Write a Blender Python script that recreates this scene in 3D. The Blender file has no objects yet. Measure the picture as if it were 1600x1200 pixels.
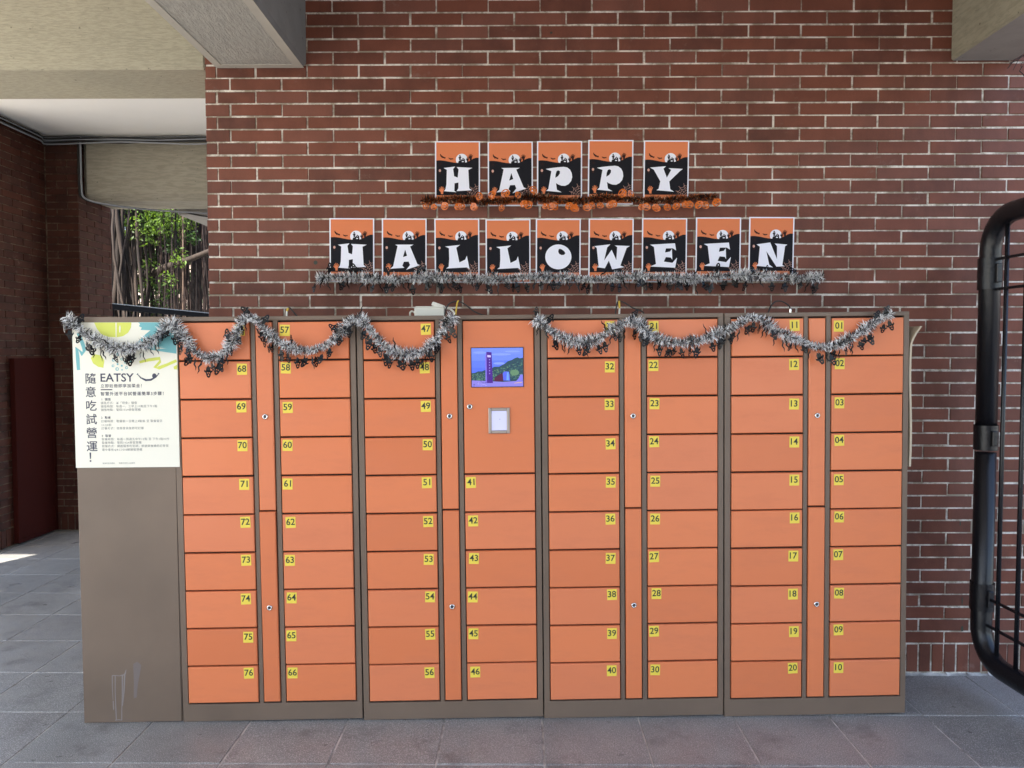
import bpy, bmesh, math, random
from mathutils import Vector, Matrix
from mathutils.geometry import tessellate_polygon

random.seed(7)
R = random.random
sc = bpy.context.scene
COL = sc.collection

# ------------------------------------------------------------------ camera
cam_d = bpy.data.cameras.new('camera')
cam_d.sensor_width = 36.0
cam_d.lens = 1202.0 / 1600.0 * 36.0
cam_d.clip_start = 0.05
cam_d.clip_end = 400.0
cam = bpy.data.objects.new('camera', cam_d)
COL.objects.link(cam)
YAW, PIT, ROLL = -0.0086, -0.0414, 0.0003
fw = Vector((math.sin(YAW) * math.cos(PIT), math.cos(YAW) * math.cos(PIT), math.sin(PIT)))
r0 = Vector((math.cos(YAW), -math.sin(YAW), 0))
d0 = fw.cross(r0)
rr = r0 * math.cos(ROLL) + d0 * math.sin(ROLL)
dd = -r0 * math.sin(ROLL) + d0 * math.cos(ROLL)
M = Matrix.Identity(4)
for i in range(3):
    M[i][0] = rr[i]; M[i][1] = -dd[i]; M[i][2] = -fw[i]
M[0][3], M[1][3], M[2][3] = 1.101, -3.615, 1.533
cam.matrix_world = M
sc.camera = cam

# ------------------------------------------------------------------ light
SUNH = Vector((0.45, 0.89)); SUNDZ = 1.19          # the way the sunlight travels
world = bpy.data.worlds.new('World'); sc.world = world; world.use_nodes = True
wn = world.node_tree.nodes; wn.clear()
sky = wn.new('ShaderNodeTexSky'); sky.sky_type = 'NISHITA'; sky.sun_disc = False
sky.sun_elevation = math.radians(50.0); sky.sun_rotation = math.radians(206.8)
sky.air_density = 1.0; sky.dust_density = 1.2; sky.ozone_density = 1.0
bg = wn.new('ShaderNodeBackground'); bg.inputs['Strength'].default_value = 0.15
wo = wn.new('ShaderNodeOutputWorld')
world.node_tree.links.new(sky.outputs[0], bg.inputs[0])
world.node_tree.links.new(bg.outputs[0], wo.inputs[0])
sun_d = bpy.data.lights.new('sun', 'SUN'); sun_d.energy = 4.6; sun_d.angle = math.radians(0.5)
sun_d.color = (1.0, 0.93, 0.82)
sun = bpy.data.objects.new('sun', sun_d); COL.objects.link(sun)
sun.rotation_euler = Vector((SUNH.x, SUNH.y, -SUNDZ)).to_track_quat('-Z', 'Y').to_euler()
sun.location = (-5, -8, 12)
vs = sc.view_settings
sc.display_settings.display_device = 'sRGB'
vs.view_transform = 'Standard'; vs.look = 'None'; vs.exposure = 1.97; vs.gamma = 1.0
vs.use_curve_mapping = False
cy = sc.cycles
cy.use_denoising = True
cy.max_bounces = 10; cy.diffuse_bounces = 6; cy.glossy_bounces = 4
cy.transmission_bounces = 4; cy.transparent_max_bounces = 8
cy.sample_clamp_indirect = 6.0
cy.caustics_reflective = False; cy.caustics_refractive = False

# ------------------------------------------------------------------ materials
def mat(name, col, rough=0.6, metal=0.0, spec=0.5, emit=None):
    m = bpy.data.materials.new(name); m.use_nodes = True
    b = m.node_tree.nodes['Principled BSDF']
    b.inputs['Base Color'].default_value = (*col, 1)
    b.inputs['Roughness'].default_value = rough
    b.inputs['Metallic'].default_value = metal
    b.inputs['Specular IOR Level'].default_value = spec
    if emit:
        b.inputs['Emission Color'].default_value = (*col, 1)
        b.inputs['Emission Strength'].default_value = emit
    return m

class N:
    """small node helper"""
    def __init__(s, m):
        s.t = m.node_tree; s.n = s.t.nodes; s.b = s.n['Principled BSDF']
    def new(s, k, **kw):
        x = s.n.new(k)
        for a, v in kw.items(): setattr(x, a, v)
        return x
    def link(s, a, b): s.t.links.new(a, b)
    def pos(s, scale=(1, 1, 1), rot=(0, 0, 0)):
        g = s.new('ShaderNodeNewGeometry'); mp = s.new('ShaderNodeMapping')
        mp.inputs['Scale'].default_value = scale; mp.inputs['Rotation'].default_value = rot
        s.link(g.outputs['Position'], mp.inputs['Vector']); return mp.outputs[0]
    def noise(s, vec, scale, detail=4, rough=0.55):
        x = s.new('ShaderNodeTexNoise'); x.inputs['Scale'].default_value = scale
        x.inputs['Detail'].default_value = detail; x.inputs['Roughness'].default_value = rough
        s.link(vec, x.inputs['Vector']); return x.outputs[0]
    def ramp(s, fac, stops, interp='LINEAR'):
        x = s.new('ShaderNodeValToRGB'); e = x.color_ramp.elements
        x.color_ramp.interpolation = interp
        while len(e) < len(stops): e.new(0.5)
        for i, (p, c) in enumerate(stops):
            e[i].position = p; e[i].color = (*c, 1) if len(c) == 3 else c
        s.link(fac, x.inputs[0]); return x.outputs[0]
    def mix(s, fac, a, b, mode='MIX'):
        x = s.new('ShaderNodeMix'); x.data_type = 'RGBA'; x.blend_type = mode
        for v, k in ((fac, 0), (a, 6), (b, 7)):
            if isinstance(v, (int, float)): x.inputs[k].default_value = v
            elif isinstance(v, tuple): x.inputs[k].default_value = (*v, 1)
            else: s.link(v, x.inputs[k])
        return x.outputs[2]
    def math(s, op, a, b=0.0):
        x = s.new('ShaderNodeMath', operation=op)
        for v, k in ((a, 0), (b, 1)):
            if isinstance(v, (int, float)): x.inputs[k].default_value = v
            else: s.link(v, x.inputs[k])
        return x.outputs[0]
    def bump(s, h, strength=0.3, dist=0.002):
        x = s.new('ShaderNodeBump'); x.inputs['Strength'].default_value = strength
        x.inputs['Distance'].default_value = dist
        s.link(h, x.inputs['Height']); s.link(x.outputs[0], s.b.inputs['Normal'])
    def rand(s):
        g = s.new('ShaderNodeNewGeometry'); o = s.new('ShaderNodeObjectInfo')
        return s.math('FRACT', s.math('ADD', g.outputs['Random Per Island'], o.outputs['Random']))
    def color(s, c): s.link(c, s.b.inputs['Base Color'])

def brick_mat(name, c1, c2, c3, rough=0.62):
    m = mat(name, c1, rough, spec=0.28); n = N(m)
    base = n.ramp(n.rand(), [(0.0, c1), (0.3, c2), (0.55, c1), (0.8, c3), (1.0, c2)])
    p = n.pos()
    cloud = n.noise(p, 9.0, 5)
    base = n.mix(n.ramp(cloud, [(0.35, (0, 0, 0)), (0.75, (0.45, 0.45, 0.45))]), base, tuple(x * 1.5 + 0.012 for x in c1))
    fine = n.noise(n.pos((1, 1, 5)), 160.0, 3)
    base = n.mix(n.ramp(fine, [(0.35, (0, 0, 0)), (0.7, (0.35, 0.35, 0.35))]), base, tuple(x * 0.55 for x in c2))
    st = n.noise(n.pos((2.6, 2.6, 0.7)), 1.0, 6, 0.65)
    base = n.mix(n.ramp(st, [(0.50, (0, 0, 0)), (0.72, (0.55,) * 3)]), base, tuple(x * 0.55 for x in c2))
    ef = n.noise(n.pos((7, 7, 9)), 1.0, 7, 0.75)
    base = n.mix(n.ramp(ef, [(0.60, (0, 0, 0)), (0.74, (0.42,) * 3)]), base, (0.26, 0.19, 0.16))
    n.color(base); n.bump(n.noise(p, 260.0, 3), 0.35, 0.0012)
    return m

def mortar_mat(name, c, dirt):
    m = mat(name, c, 0.9, spec=0.2); n = N(m); p = n.pos()
    a = n.ramp(n.noise(p, 9.0, 7, 0.75), [(0.44, (1, 1, 1)), (0.58, (0, 0, 0))])
    n.color(n.mix(a, c, dirt)); n.bump(n.noise(p, 140.0, 4), 0.6, 0.003)
    return m

def concrete_mat(name, c, dark, grain=(3, 60, 60), gstr=0.5, rough=0.85, stripe=0.5):
    m = mat(name, c, rough, spec=0.25); n = N(m); p = n.pos()
    big = n.noise(p, 1.6, 6, 0.6)
    col = n.mix(n.ramp(big, [(0.3, (0, 0, 0)), (0.75, (0.8, 0.8, 0.8))]), c, dark)
    g = n.noise(n.pos(grain), 1.0, 5, 0.65)
    col = n.mix(n.ramp(g, [(0.42, (stripe,) * 3), (0.56, (0, 0, 0))]), col, tuple(x * 0.62 for x in dark))
    pit = n.noise(p, 38.0, 2)
    col = n.mix(n.ramp(pit, [(0.70, (0, 0, 0)), (0.76, (0.8,) * 3)]), col, tuple(x * 0.4 for x in dark))
    n.color(col); n.bump(g, gstr, 0.006)
    return m

MAT = {}
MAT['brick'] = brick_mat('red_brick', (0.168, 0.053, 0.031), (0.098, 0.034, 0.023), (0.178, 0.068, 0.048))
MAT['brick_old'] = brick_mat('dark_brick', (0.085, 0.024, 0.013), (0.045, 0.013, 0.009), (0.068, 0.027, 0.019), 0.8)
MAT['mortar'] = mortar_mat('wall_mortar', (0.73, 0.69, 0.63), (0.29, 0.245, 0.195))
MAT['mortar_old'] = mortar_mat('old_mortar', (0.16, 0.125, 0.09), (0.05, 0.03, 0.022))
MAT['concrete_tan'] = concrete_mat('board_marked_concrete', (0.42, 0.388, 0.295), (0.33, 0.31, 0.24), (26, 90, 170), 0.6, stripe=0.35)
MAT['concrete'] = concrete_mat('grey_concrete', (0.46, 0.45, 0.41), (0.35, 0.345, 0.32), (130, 24, 130), 0.8, stripe=0.4)
MAT['concrete_far'] = concrete_mat('weathered_concrete', (0.40, 0.37, 0.30), (0.28, 0.26, 0.21), (9, 40, 60), 0.5, stripe=0.35)
MAT['concrete_blue'] = concrete_mat('shaded_form_concrete', (0.22, 0.23, 0.24), (0.15, 0.16, 0.17), (9, 9, 9), 0.1, stripe=0.15)  # form-finished beam side, with shade painted in as a darker bluish tone
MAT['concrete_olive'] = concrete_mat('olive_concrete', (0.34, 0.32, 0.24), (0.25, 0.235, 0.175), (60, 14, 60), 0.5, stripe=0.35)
MAT['concrete_edge'] = concrete_mat('trowelled_edge', (0.50, 0.48, 0.42), (0.42, 0.40, 0.36), (9, 9, 9), 0.1, stripe=0.1)
MAT['render_smooth'] = concrete_mat('smooth_concrete', (0.34, 0.33, 0.31), (0.26, 0.25, 0.24), (9, 9, 9), 0.1, stripe=0.15)

m = mat('white_ceiling_paint', (0.80, 0.79, 0.77), 0.9, spec=0.2); n = N(m)
n.color(n.mix(n.ramp(n.noise(n.pos(), 1.2, 5), [(0.3, (0, 0, 0)), (0.8, (0.5,) * 3)]), (0.88, 0.87, 0.85), (0.80, 0.78, 0.75)))
MAT['ceiling'] = m

# floor tiles: dark speckled granite, worn pale scratches
m = mat('granite_tile', (0.12, 0.115, 0.12), 0.42, spec=0.45); n = N(m); p = n.pos()
base = n.ramp(n.rand(), [(0.0, (0.150, 0.150, 0.142)), (0.35, (0.210, 0.208, 0.196)), (0.65, (0.172, 0.162, 0.153)), (1.0, (0.200, 0.196, 0.184))])
cl = n.noise(p, 2.6, 7, 0.65)
base = n.mix(n.ramp(cl, [(0.35, (0, 0, 0)), (0.72, (0.7,) * 3)]), base, (0.29, 0.288, 0.272))
sp = n.noise(p, 260.0, 2, 0.8)
base = n.mix(n.ramp(sp, [(0.52, (0, 0, 0)), (0.64, (0.95,) * 3)]), base, (0.55, 0.53, 0.52))
base = n.mix(n.ramp(n.noise(p, 190.0, 2, 0.8), [(0.30, (0.8,) * 3), (0.45, (0, 0, 0))]), base, (0.06, 0.055, 0.06))
stn = n.noise(n.pos((1, 1, 1)), 4.5, 8, 0.75)
base = n.mix(n.ramp(stn, [(0.54, (0, 0, 0)), (0.66, (0.5,) * 3)]), base, (0.085, 0.078, 0.075))
n.color(base)
rg = n.ramp(n.noise(p, 7.0, 5), [(0.3, (0.26,) * 3), (0.7, (0.50,) * 3)])
n.link(rg, n.b.inputs['Roughness']); n.bump(sp, 0.12, 0.0006)
MAT['tile'] = m
m = mat('floor_grout', (0.26, 0.25, 0.24), 0.9, spec=0.2); n = N(m)
n.color(n.mix(n.ramp(n.noise(n.pos(), 6.0, 6, 0.7), [(0.38, (1, 1, 1)), (0.6, (0, 0, 0))]), (0.60, 0.58, 0.55), (0.22, 0.21, 0.20)))
MAT['grout'] = m
m = mat('outdoor_paving', (0.34, 0.32, 0.28), 0.85); n = N(m)
n.color(n.mix(n.noise(n.pos(), 0.8, 6), (0.66, 0.61, 0.53), (0.52, 0.48, 0.42))); MAT['paving'] = m
MAT['low_bounce_asphalt'] = mat('low_bounce_asphalt', (0.075, 0.075, 0.08), 0.9)
MAT['soil'] = mat('leaf_litter', (0.10, 0.075, 0.05), 0.95)

def paint_mat(name, c, rough, var=0.05, bump=0.02):
    m = mat(name, c, rough, spec=0.5); n = N(m); p = n.pos()
    k = n.noise(p, 2.2, 4)
    n.color(n.mix(n.ramp(k, [(0.3, (0, 0, 0)), (0.7, (1, 1, 1))]), tuple(x * (1 - var) for x in c), tuple(min(1, x * (1 + var)) for x in c)))
    n.link(n.ramp(n.noise(p, 5.0, 4), [(0.3, (rough * 0.85,) * 3), (0.7, (rough * 1.2,) * 3)]), n.b.inputs['Roughness'])
    n.bump(n.noise(p, 420.0, 2), bump * 4, 0.0004)
    return m
m = mat('orange_powder_coat', (0.76, 0.225, 0.09), 0.36, spec=0.4); n = N(m); p = n.pos()
base = n.ramp(n.rand(), [(0.0, (0.635, 0.178, 0.070)), (0.5, (0.715, 0.208, 0.083)), (1.0, (0.675, 0.202, 0.090))])
sm = n.noise(n.pos((1.5, 1, 5)), 3.0, 6, 0.7)
base = n.mix(n.ramp(sm, [(0.48, (0, 0, 0)), (0.72, (0.35,) * 3)]), base, (0.56, 0.165, 0.075))
sc_n = n.noise(n.pos((60, 1, 6)), 1.0, 4, 0.8)
base = n.mix(n.ramp(sc_n, [(0.72, (0, 0, 0)), (0.76, (0.30,) * 3)]), base, (0.86, 0.42, 0.26))
n.color(base); n.link(n.ramp(sm, [(0.35, (0.28,) * 3), (0.7, (0.52,) * 3)]), n.b.inputs['Roughness'])
n.bump(n.noise(n.pos((1, 1, 1)), 3.2, 2), 0.25, 0.006); MAT['orange'] = m
MAT['brown'] = paint_mat('brown_powder_coat', (0.155, 0.108, 0.076), 0.42, 0.13)
MAT['gap'] = mat('dark_gap', (0.03, 0.012, 0.008), 0.8)
MAT['chrome'] = mat('chrome', (0.75, 0.74, 0.72), 0.18, 1.0)
MAT['key_core'] = mat('lock_core', (0.10, 0.10, 0.11), 0.35, 1.0)
MAT['yellow'] = mat('yellow_sticker', (0.80, 0.62, 0.07), 0.55)
MAT['digit'] = mat('printed_black', (0.025, 0.03, 0.02), 0.6)
MAT['paper'] = mat('white_paper', (0.77, 0.78, 0.88), 0.7, spec=0.25)
MAT['p_orange'] = mat('print_orange', (0.66, 0.20, 0.085), 0.7, spec=0.2)
MAT['p_black'] = mat('print_black', (0.010, 0.010, 0.014), 0.75, spec=0.15)
MAT['p_dark'] = mat('print_dark_brown', (0.035, 0.014, 0.012), 0.75, spec=0.15)
MAT['p_pink'] = mat('print_pink', (0.60, 0.33, 0.27), 0.55)
MAT['cream'] = mat('cream_board', (0.80, 0.77, 0.66), 0.5)
MAT['teal'] = mat('print_teal', (0.15, 0.42, 0.45), 0.5)
MAT['lime'] = mat('print_lime', (0.62, 0.66, 0.10), 0.5)
MAT['navy'] = mat('print_navy', (0.035, 0.035, 0.07), 0.5)
MAT['greytext'] = mat('print_grey', (0.20, 0.20, 0.20), 0.5)
MAT['black_gloss'] = mat('black_enamel', (0.007, 0.007, 0.009), 0.27, spec=0.38)
n = N(MAT['black_gloss']); n.bump(n.noise(n.pos(), 55.0, 5, 0.7), 0.6, 0.003)
MAT['fence_black'] = mat('fence_paint', (0.004, 0.004, 0.007), 0.6, spec=0.06)
MAT['black'] = mat('black_plastic', (0.012, 0.012, 0.012), 0.5)
MAT['cable_grey'] = mat('grey_cable', (0.10, 0.11, 0.12), 0.5)
MAT['cable_light'] = mat('pale_cable', (0.32, 0.34, 0.38), 0.5)
MAT['white_plastic'] = mat('white_plastic', (0.66, 0.65, 0.58), 0.45)
MAT['tape'] = mat('yellow_tape', (0.55, 0.36, 0.03), 0.5)
MAT['foam'] = paint_mat('pale_foam', (0.50, 0.42, 0.31), 0.8, 0.12)
MAT['darkred'] = mat('dark_red_steel', (0.045, 0.008, 0.006), 0.9, spec=0.08)
MAT['drip'] = mat('dried_drip', (0.235, 0.20, 0.185), 0.8)
MAT['smudge'] = mat('scuff', (0.165, 0.13, 0.115), 0.6)
MAT['silver_paint'] = mat('brushed_aluminium', (0.42, 0.36, 0.32), 0.35, 0.7)
MAT['scan_glass'] = mat('reader_display', (0.50, 0.50, 0.72), 0.2, emit=0.12)

def strand_mat(name, stops, metal=0.6, rough=0.35):
    m = mat(name, (0.5,) * 3, rough, metal); n = N(m)
    g = n.new('ShaderNodeNewGeometry')
    n.color(n.ramp(g.outputs['Random Per Island'], stops, 'CONSTANT')); return m
MAT['tinsel'] = strand_mat('silver_tinsel', [(0.0, (0.90, 0.90, 0.92)), (0.32, (0.22, 0.22, 0.24)), (0.46, (0.005, 0.005, 0.006)), (0.80, (1.0, 1.0, 1.0))], 0.0, 0.3)
MAT['tinsel_o'] = strand_mat('black_orange_tinsel', [(0.0, (0.012, 0.01, 0.01)), (0.48, (0.50, 0.11, 0.01)), (0.74, (0.12, 0.04, 0.02)), (0.92, (0.85, 0.55, 0.35))], 0.5, 0.3)
MAT['foil'] = mat('black_foil', (0.008, 0.008, 0.009), 0.25, 0.0, spec=0.22)
m = mat('orange_foil', (0.70, 0.150, 0.010), 0.22, spec=0.5); MAT['foil_o'] = m
m.node_tree.nodes['Principled BSDF'].inputs['Transmission Weight'].default_value = 0.25

m = mat('tree_bark', (0.11, 0.07, 0.05), 0.9); n = N(m)
n.color(n.mix(n.ramp(n.noise(n.pos((14, 14, 2)), 1.0, 5), [(0.35, (0, 0, 0)), (0.65, (1, 1, 1))]), (0.010, 0.006, 0.005), (0.040, 0.027, 0.020)))
n.bump(n.noise(n.pos((20, 20, 3)), 1.0, 4), 0.6, 0.02); MAT['bark'] = m
MAT['root'] = strand_mat('aerial_root', [(0.0, (0.022, 0.013, 0.012)), (0.35, (0.045, 0.026, 0.021)), (0.6, (0.010, 0.006, 0.006)), (0.92, (0.15, 0.10, 0.075))], 0.0, 0.9)
def leaf_mat(name, a, b):
    m = strand_mat(name, [(0.0, a), (0.3, b), (0.6, tuple(x * 0.6 for x in a)), (0.85, tuple(x * 1.3 for x in b))], 0.0, 0.5)
    bs = m.node_tree.nodes['Principled BSDF']
    tr = m.node_tree.nodes.new('ShaderNodeBsdfTranslucent'); tr.inputs[0].default_value = (b[0] * 2.2, b[1] * 2.2, b[2], 1)
    ad = m.node_tree.nodes.new('ShaderNodeMixShader'); ad.inputs[0].default_value = 0.4
    out = m.node_tree.nodes['Material Output']
    m.node_tree.links.new(bs.outputs[0], ad.inputs[1]); m.node_tree.links.new(tr.outputs[0], ad.inputs[2])
    m.node_tree.links.new(ad.outputs[0], out.inputs[0]); return m
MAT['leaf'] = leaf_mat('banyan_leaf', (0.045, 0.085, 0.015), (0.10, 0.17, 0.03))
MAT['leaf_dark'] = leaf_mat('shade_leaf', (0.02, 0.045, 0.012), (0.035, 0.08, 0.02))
MAT['pale_wall'] = mat('pale_render', (0.60, 0.47, 0.40), 0.9)

# ------------------------------------------------------------------ mesh helpers
class MB:
    def __init__(s): s.v = []; s.f = []; s.m = []; s.mats = []
    def mi(s, m):
        m = MAT[m] if isinstance(m, str) else m
        if m not in s.mats: s.mats.append(m)
        return s.mats.index(m)
    def add(s, vs, fs, m):
        o = len(s.v); k = s.mi(m); s.v += [tuple(v) for v in vs]
        for f in fs: s.f.append(tuple(i + o for i in f)); s.m.append(k)
    def box(s, a, b, m, skip=''):
        x0, y0, z0 = a; x1, y1, z1 = b
        v = [(x0, y0, z0), (x1, y0, z0), (x1, y1, z0), (x0, y1, z0), (x0, y0, z1), (x1, y0, z1), (x1, y1, z1), (x0, y1, z1)]
        s.add(v, [(0, 3, 2, 1), (4, 5, 6, 7), (0, 1, 5, 4), (1, 2, 6, 5), (2, 3, 7, 6), (3, 0, 4, 7)], m)
    def cbox(s, a, b, c, m):
        """box whose twelve edges are chamfered by c"""
        x0, y0, z0 = a; x1, y1, z1 = b; bm = bmesh.new()
        bmesh.ops.create_cube(bm, size=1.0)
        for v in bm.verts:
            v.co = Vector(((x0 + x1) / 2 + v.co.x * (x1 - x0), (y0 + y1) / 2 + v.co.y * (y1 - y0), (z0 + z1) / 2 + v.co.z * (z1 - z0)))
        bmesh.ops.bevel(bm, geom=bm.edges[:], offset=c, segments=1, affect='EDGES', profile=0.5)
        bm.verts.index_update()
        s.add([v.co[:] for v in bm.verts], [[v.index for v in f.verts] for f in bm.faces], m); bm.free()
    def panel(s, x0, z0, x1, z1, yf, yb, c, m):
        """slab facing -y with chamfered front edges"""
        v = [(x0, yb, z0), (x1, yb, z0), (x1, yb, z1), (x0, yb, z1), (x0, yf + c, z0), (x1, yf + c, z0), (x1, yf + c, z1), (x0, yf + c, z1),
             (x0 + c, yf, z0 + c), (x1 - c, yf, z0 + c), (x1 - c, yf, z1 - c), (x0 + c, yf, z1 - c)]
        f = [(8, 9, 10, 11)]
        for i in range(4):
            j = (i + 1) % 4; f += [(i, j, j + 4, i + 4), (i + 4, j + 4, j + 8, i + 8)]
        f.append((3, 2, 1, 0)); s.add(v, f, m)
    def tube(s, pts, r, m, seg=8, cap=True):
        pts = [Vector(p) for p in pts]; nrm = None; rings = []
        for i, p in enumerate(pts):
            t = (pts[min(i + 1, len(pts) - 1)] - pts[max(i - 1, 0)]).normalized()
            if nrm is None:
                a = Vector((0, 0, 1)) if abs(t.z) < 0.9 else Vector((1, 0, 0)); nrm = t.cross(a).normalized()
            nrm = (nrm - t * nrm.dot(t)).normalized(); bn = t.cross(nrm)
            rad = r[i] if isinstance(r, (list, tuple)) else r
            rings.append([p + (nrm * math.cos(2 * math.pi * k / seg) + bn * math.sin(2 * math.pi * k / seg)) * rad for k in range(seg)])
        v = [q for ring in rings for q in ring]; f = []
        for i in range(len(rings) - 1):
            for k in range(seg):
                k2 = (k + 1) % seg; f.append((i * seg + k, i * seg + k2, (i + 1) * seg + k2, (i + 1) * seg + k))
        if cap: f.append(tuple(range(seg - 1, -1, -1))); f.append(tuple((len(rings) - 1) * seg + k for k in range(seg)))
        s.add(v, f, m)
    def poly(s, loops, y, m, fx=None):
        """flat print in the xz plane at depth y; loops: outline then holes"""
        if not isinstance(loops[0][0], (tuple, list)): loops = [loops]
        if fx: loops = [[fx(p) for p in l] for l in loops]
        vv = [[Vector((a, b, 0)) for a, b in l] for l in loops]
        tris = tessellate_polygon(vv); flat = [p for l in loops for p in l]
        out = []
        for t in tris:
            a, b, c = [flat[i] for i in t]
            cr = (b[0] - a[0]) * (c[1] - a[1]) - (b[1] - a[1]) * (c[0] - a[0])
            out.append(tuple(t) if cr > 0 else tuple(reversed(t)))
        s.add([(p[0], y, p[1]) for p in flat], out, m)
    def build(s, name, parent=None, loc=None, rot=None, smooth=False):
        me = bpy.data.meshes.new(name); me.from_pydata(s.v, [], s.f)
        for mm in s.mats: me.materials.append(mm)
        me.polygons.foreach_set('material_index', s.m)
        if smooth: me.polygons.foreach_set('use_smooth', [True] * len(me.polygons))
        me.update()
        return link(name, me, parent, loc, rot)

def link(name, me, parent=None, loc=None, rot=None):
    o = bpy.data.objects.new(name, me); COL.objects.link(o)
    if parent: o.parent = parent
    if loc: o.location = loc
    if rot: o.rotation_euler = rot
    return o
def tag(o, label=None, cat=None, group=None, kind=None):
    for k, v in (('label', label), ('category', cat), ('group', group), ('kind', kind)):
        if v: o[k] = v
    return o
def empty(name, loc=(0, 0, 0), rot=(0, 0, 0), **kw):
    o = bpy.data.objects.new(name, None); COL.objects.link(o); o.location = loc; o.rotation_euler = rot
    o.empty_display_size = 0.1
    return tag(o, **kw)

def circle(cx, cz, r, n=24, rz=None):
    rz = rz or r
    return [(cx + r * math.cos(2 * math.pi * i / n), cz + rz * math.sin(2 * math.pi * i / n)) for i in range(n)]
def smooth_path(pts, k=6):
    pts = [Vector(p) for p in pts]; P = [pts[0]] + pts + [pts[-1]]; out = []
    for i in range(1, len(P) - 2):
        for j in range(k):
            t = j / k; a, b, c, d = P[i - 1], P[i], P[i + 1], P[i + 2]
            out.append(0.5 * ((2 * b) + (c - a) * t + (2 * a - 5 * b + 4 * c - d) * t * t + (3 * b - a - 3 * c + d) * t ** 3))
    out.append(pts[-1]); return out
def stroke(pts, w):
    """closed outline around a 2-D polyline (w: width or list)"""
    n_ = len(pts); L = []; Rr = []
    for i, p in enumerate(pts):
        a = pts[max(i - 1, 0)]; b = pts[min(i + 1, n_ - 1)]
        dx, dz = b[0] - a[0], b[1] - a[1]; l = math.hypot(dx, dz) or 1
        ww = (w[i] if isinstance(w, (list, tuple)) else w) / 2
        L.append((p[0] - dz / l * ww, p[1] + dx / l * ww)); Rr.append((p[0] + dz / l * ww, p[1] - dx / l * ww))
    return L + Rr[::-1]

_tc = {}
def text_mesh(s, size, bold=0.0, res=3, align='LEFT', space=1.0):
    key = (s, size, bold, align, space)
    if key in _tc: return _tc[key]
    c = bpy.data.curves.new('t', 'FONT'); c.body = s; c.size = size; c.offset = bold; c.resolution_u = res
    c.align_x = align; c.space_character = space
    o = bpy.data.objects.new('t', c); COL.objects.link(o)
    dg = bpy.context.evaluated_depsgraph_get(); dg.update()
    me = bpy.data.meshes.new_from_object(o.evaluated_get(dg))
    v = [(p.co.x, p.co.y) for p in me.vertices]; f = [tuple(q.vertices) for q in me.polygons]
    bpy.data.objects.remove(o); bpy.data.curves.remove(c); bpy.data.meshes.remove(me)
    _tc[key] = (v, f); return v, f
def add_text(mb, s, x, z, size, y, m, **kw):
    v, f = text_mesh(s, size, **kw)
    out = []
    for q in f:                                     # make every face look towards -y
        a, b, c = v[q[0]], v[q[1]], v[q[2]]
        out.append(q)
    mb.add([(x + a, y, z + b) for a, b in v], out, m)

# ------------------------------------------------------------------ ground and floor
mb = MB(); mb.box((-120, -120, -0.30), (120, 120, -0.06), 'paving')
tag(mb.build('ground'), kind='structure')
mb = MB(); mb.box((-3.45, -60, -0.062), (14, -6.9, -0.052), 'low_bounce_asphalt'); mb.box((5.0, -7.0, -0.062), (14, 30, -0.052), 'low_bounce_asphalt')  # unseen dark ground sheets, added to cut light bouncing off the paving
tag(mb.build('yard'), kind='structure')
FX0, TP = -0.013, 0.4035
floor_top = 0.0
mb = MB(); mb.box((-3.45, -7.0, -0.058), (5.2, 3.45, -0.0035), 'grout')
floor = tag(mb.build('floor'), kind='structure')
tile_mesh = None
def tile_me(w, d, seed):
    b = MB(); c = 0.0018
    b.v = []; x0, x1, y0, y1 = -w / 2, w / 2, -d / 2, d / 2; h = 0.02
    v = [(x0, y0, -h), (x1, y0, -h), (x1, y1, -h), (x0, y1, -h), (x0, y0, -c), (x1, y0, -c), (x1, y1, -c), (x0, y1, -c),
         (x0 + c, y0 + c, 0), (x1 - c, y0 + c, 0), (x1 - c, y1 - c, 0), (x0 + c, y1 - c, 0)]
    f = [(8, 9, 10, 11)]
    for i in range(4):
        j = (i + 1) % 4; f += [(i, j, j + 4, i + 4), (i + 4, j + 4, j + 8, i + 8)]
    b.add(v, f, 'tile'); me = bpy.data.meshes.new('floor_tile'); me.from_pydata(b.v, [], b.f); me.materials.append(MAT['tile']); return me
tme = [tile_me(TP - g, TP - g, 0) for g in (0.0065, 0.0080, 0.0055)]
rest = MB()
rng = random.Random(3)
for i in range(-12, 13):
    for j in range(-16, 11):
        cx = FX0 + TP * (i + 0.5); cyy = -0.815 + TP * (j + 0.5)
        if cyy > 3.40 or cx < -3.25: continue
        d = cyy + 3.615; half = d * 0.70 + 0.3
        seen = d > 2.55 and abs(cx - 1.1) < half and not (-0.25 < cyy < 0.2 and -0.3 < cx < 2.6)
        if cyy > 0.1 and cx > -0.2: seen = False
        z = rng.uniform(-0.0012, 0.0008)
        if seen:
            o = link('floor_tile', tme[rng.randrange(3)], floor, (cx + rng.uniform(-.0008, .0008), cyy + rng.uniform(-.0008, .0008), z))
            o.rotation_euler = (rng.uniform(-.0012, .0012), rng.uniform(-.0012, .0012), rng.uniform(-.002, .002))
        else:
            h = TP / 2 - 0.0028
            rest.box((cx - h, cyy - h, -0.02), (cx + h, cyy + h, z), 'tile')
tag(rest.build('floor_tile', floor), kind='stuff')

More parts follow.
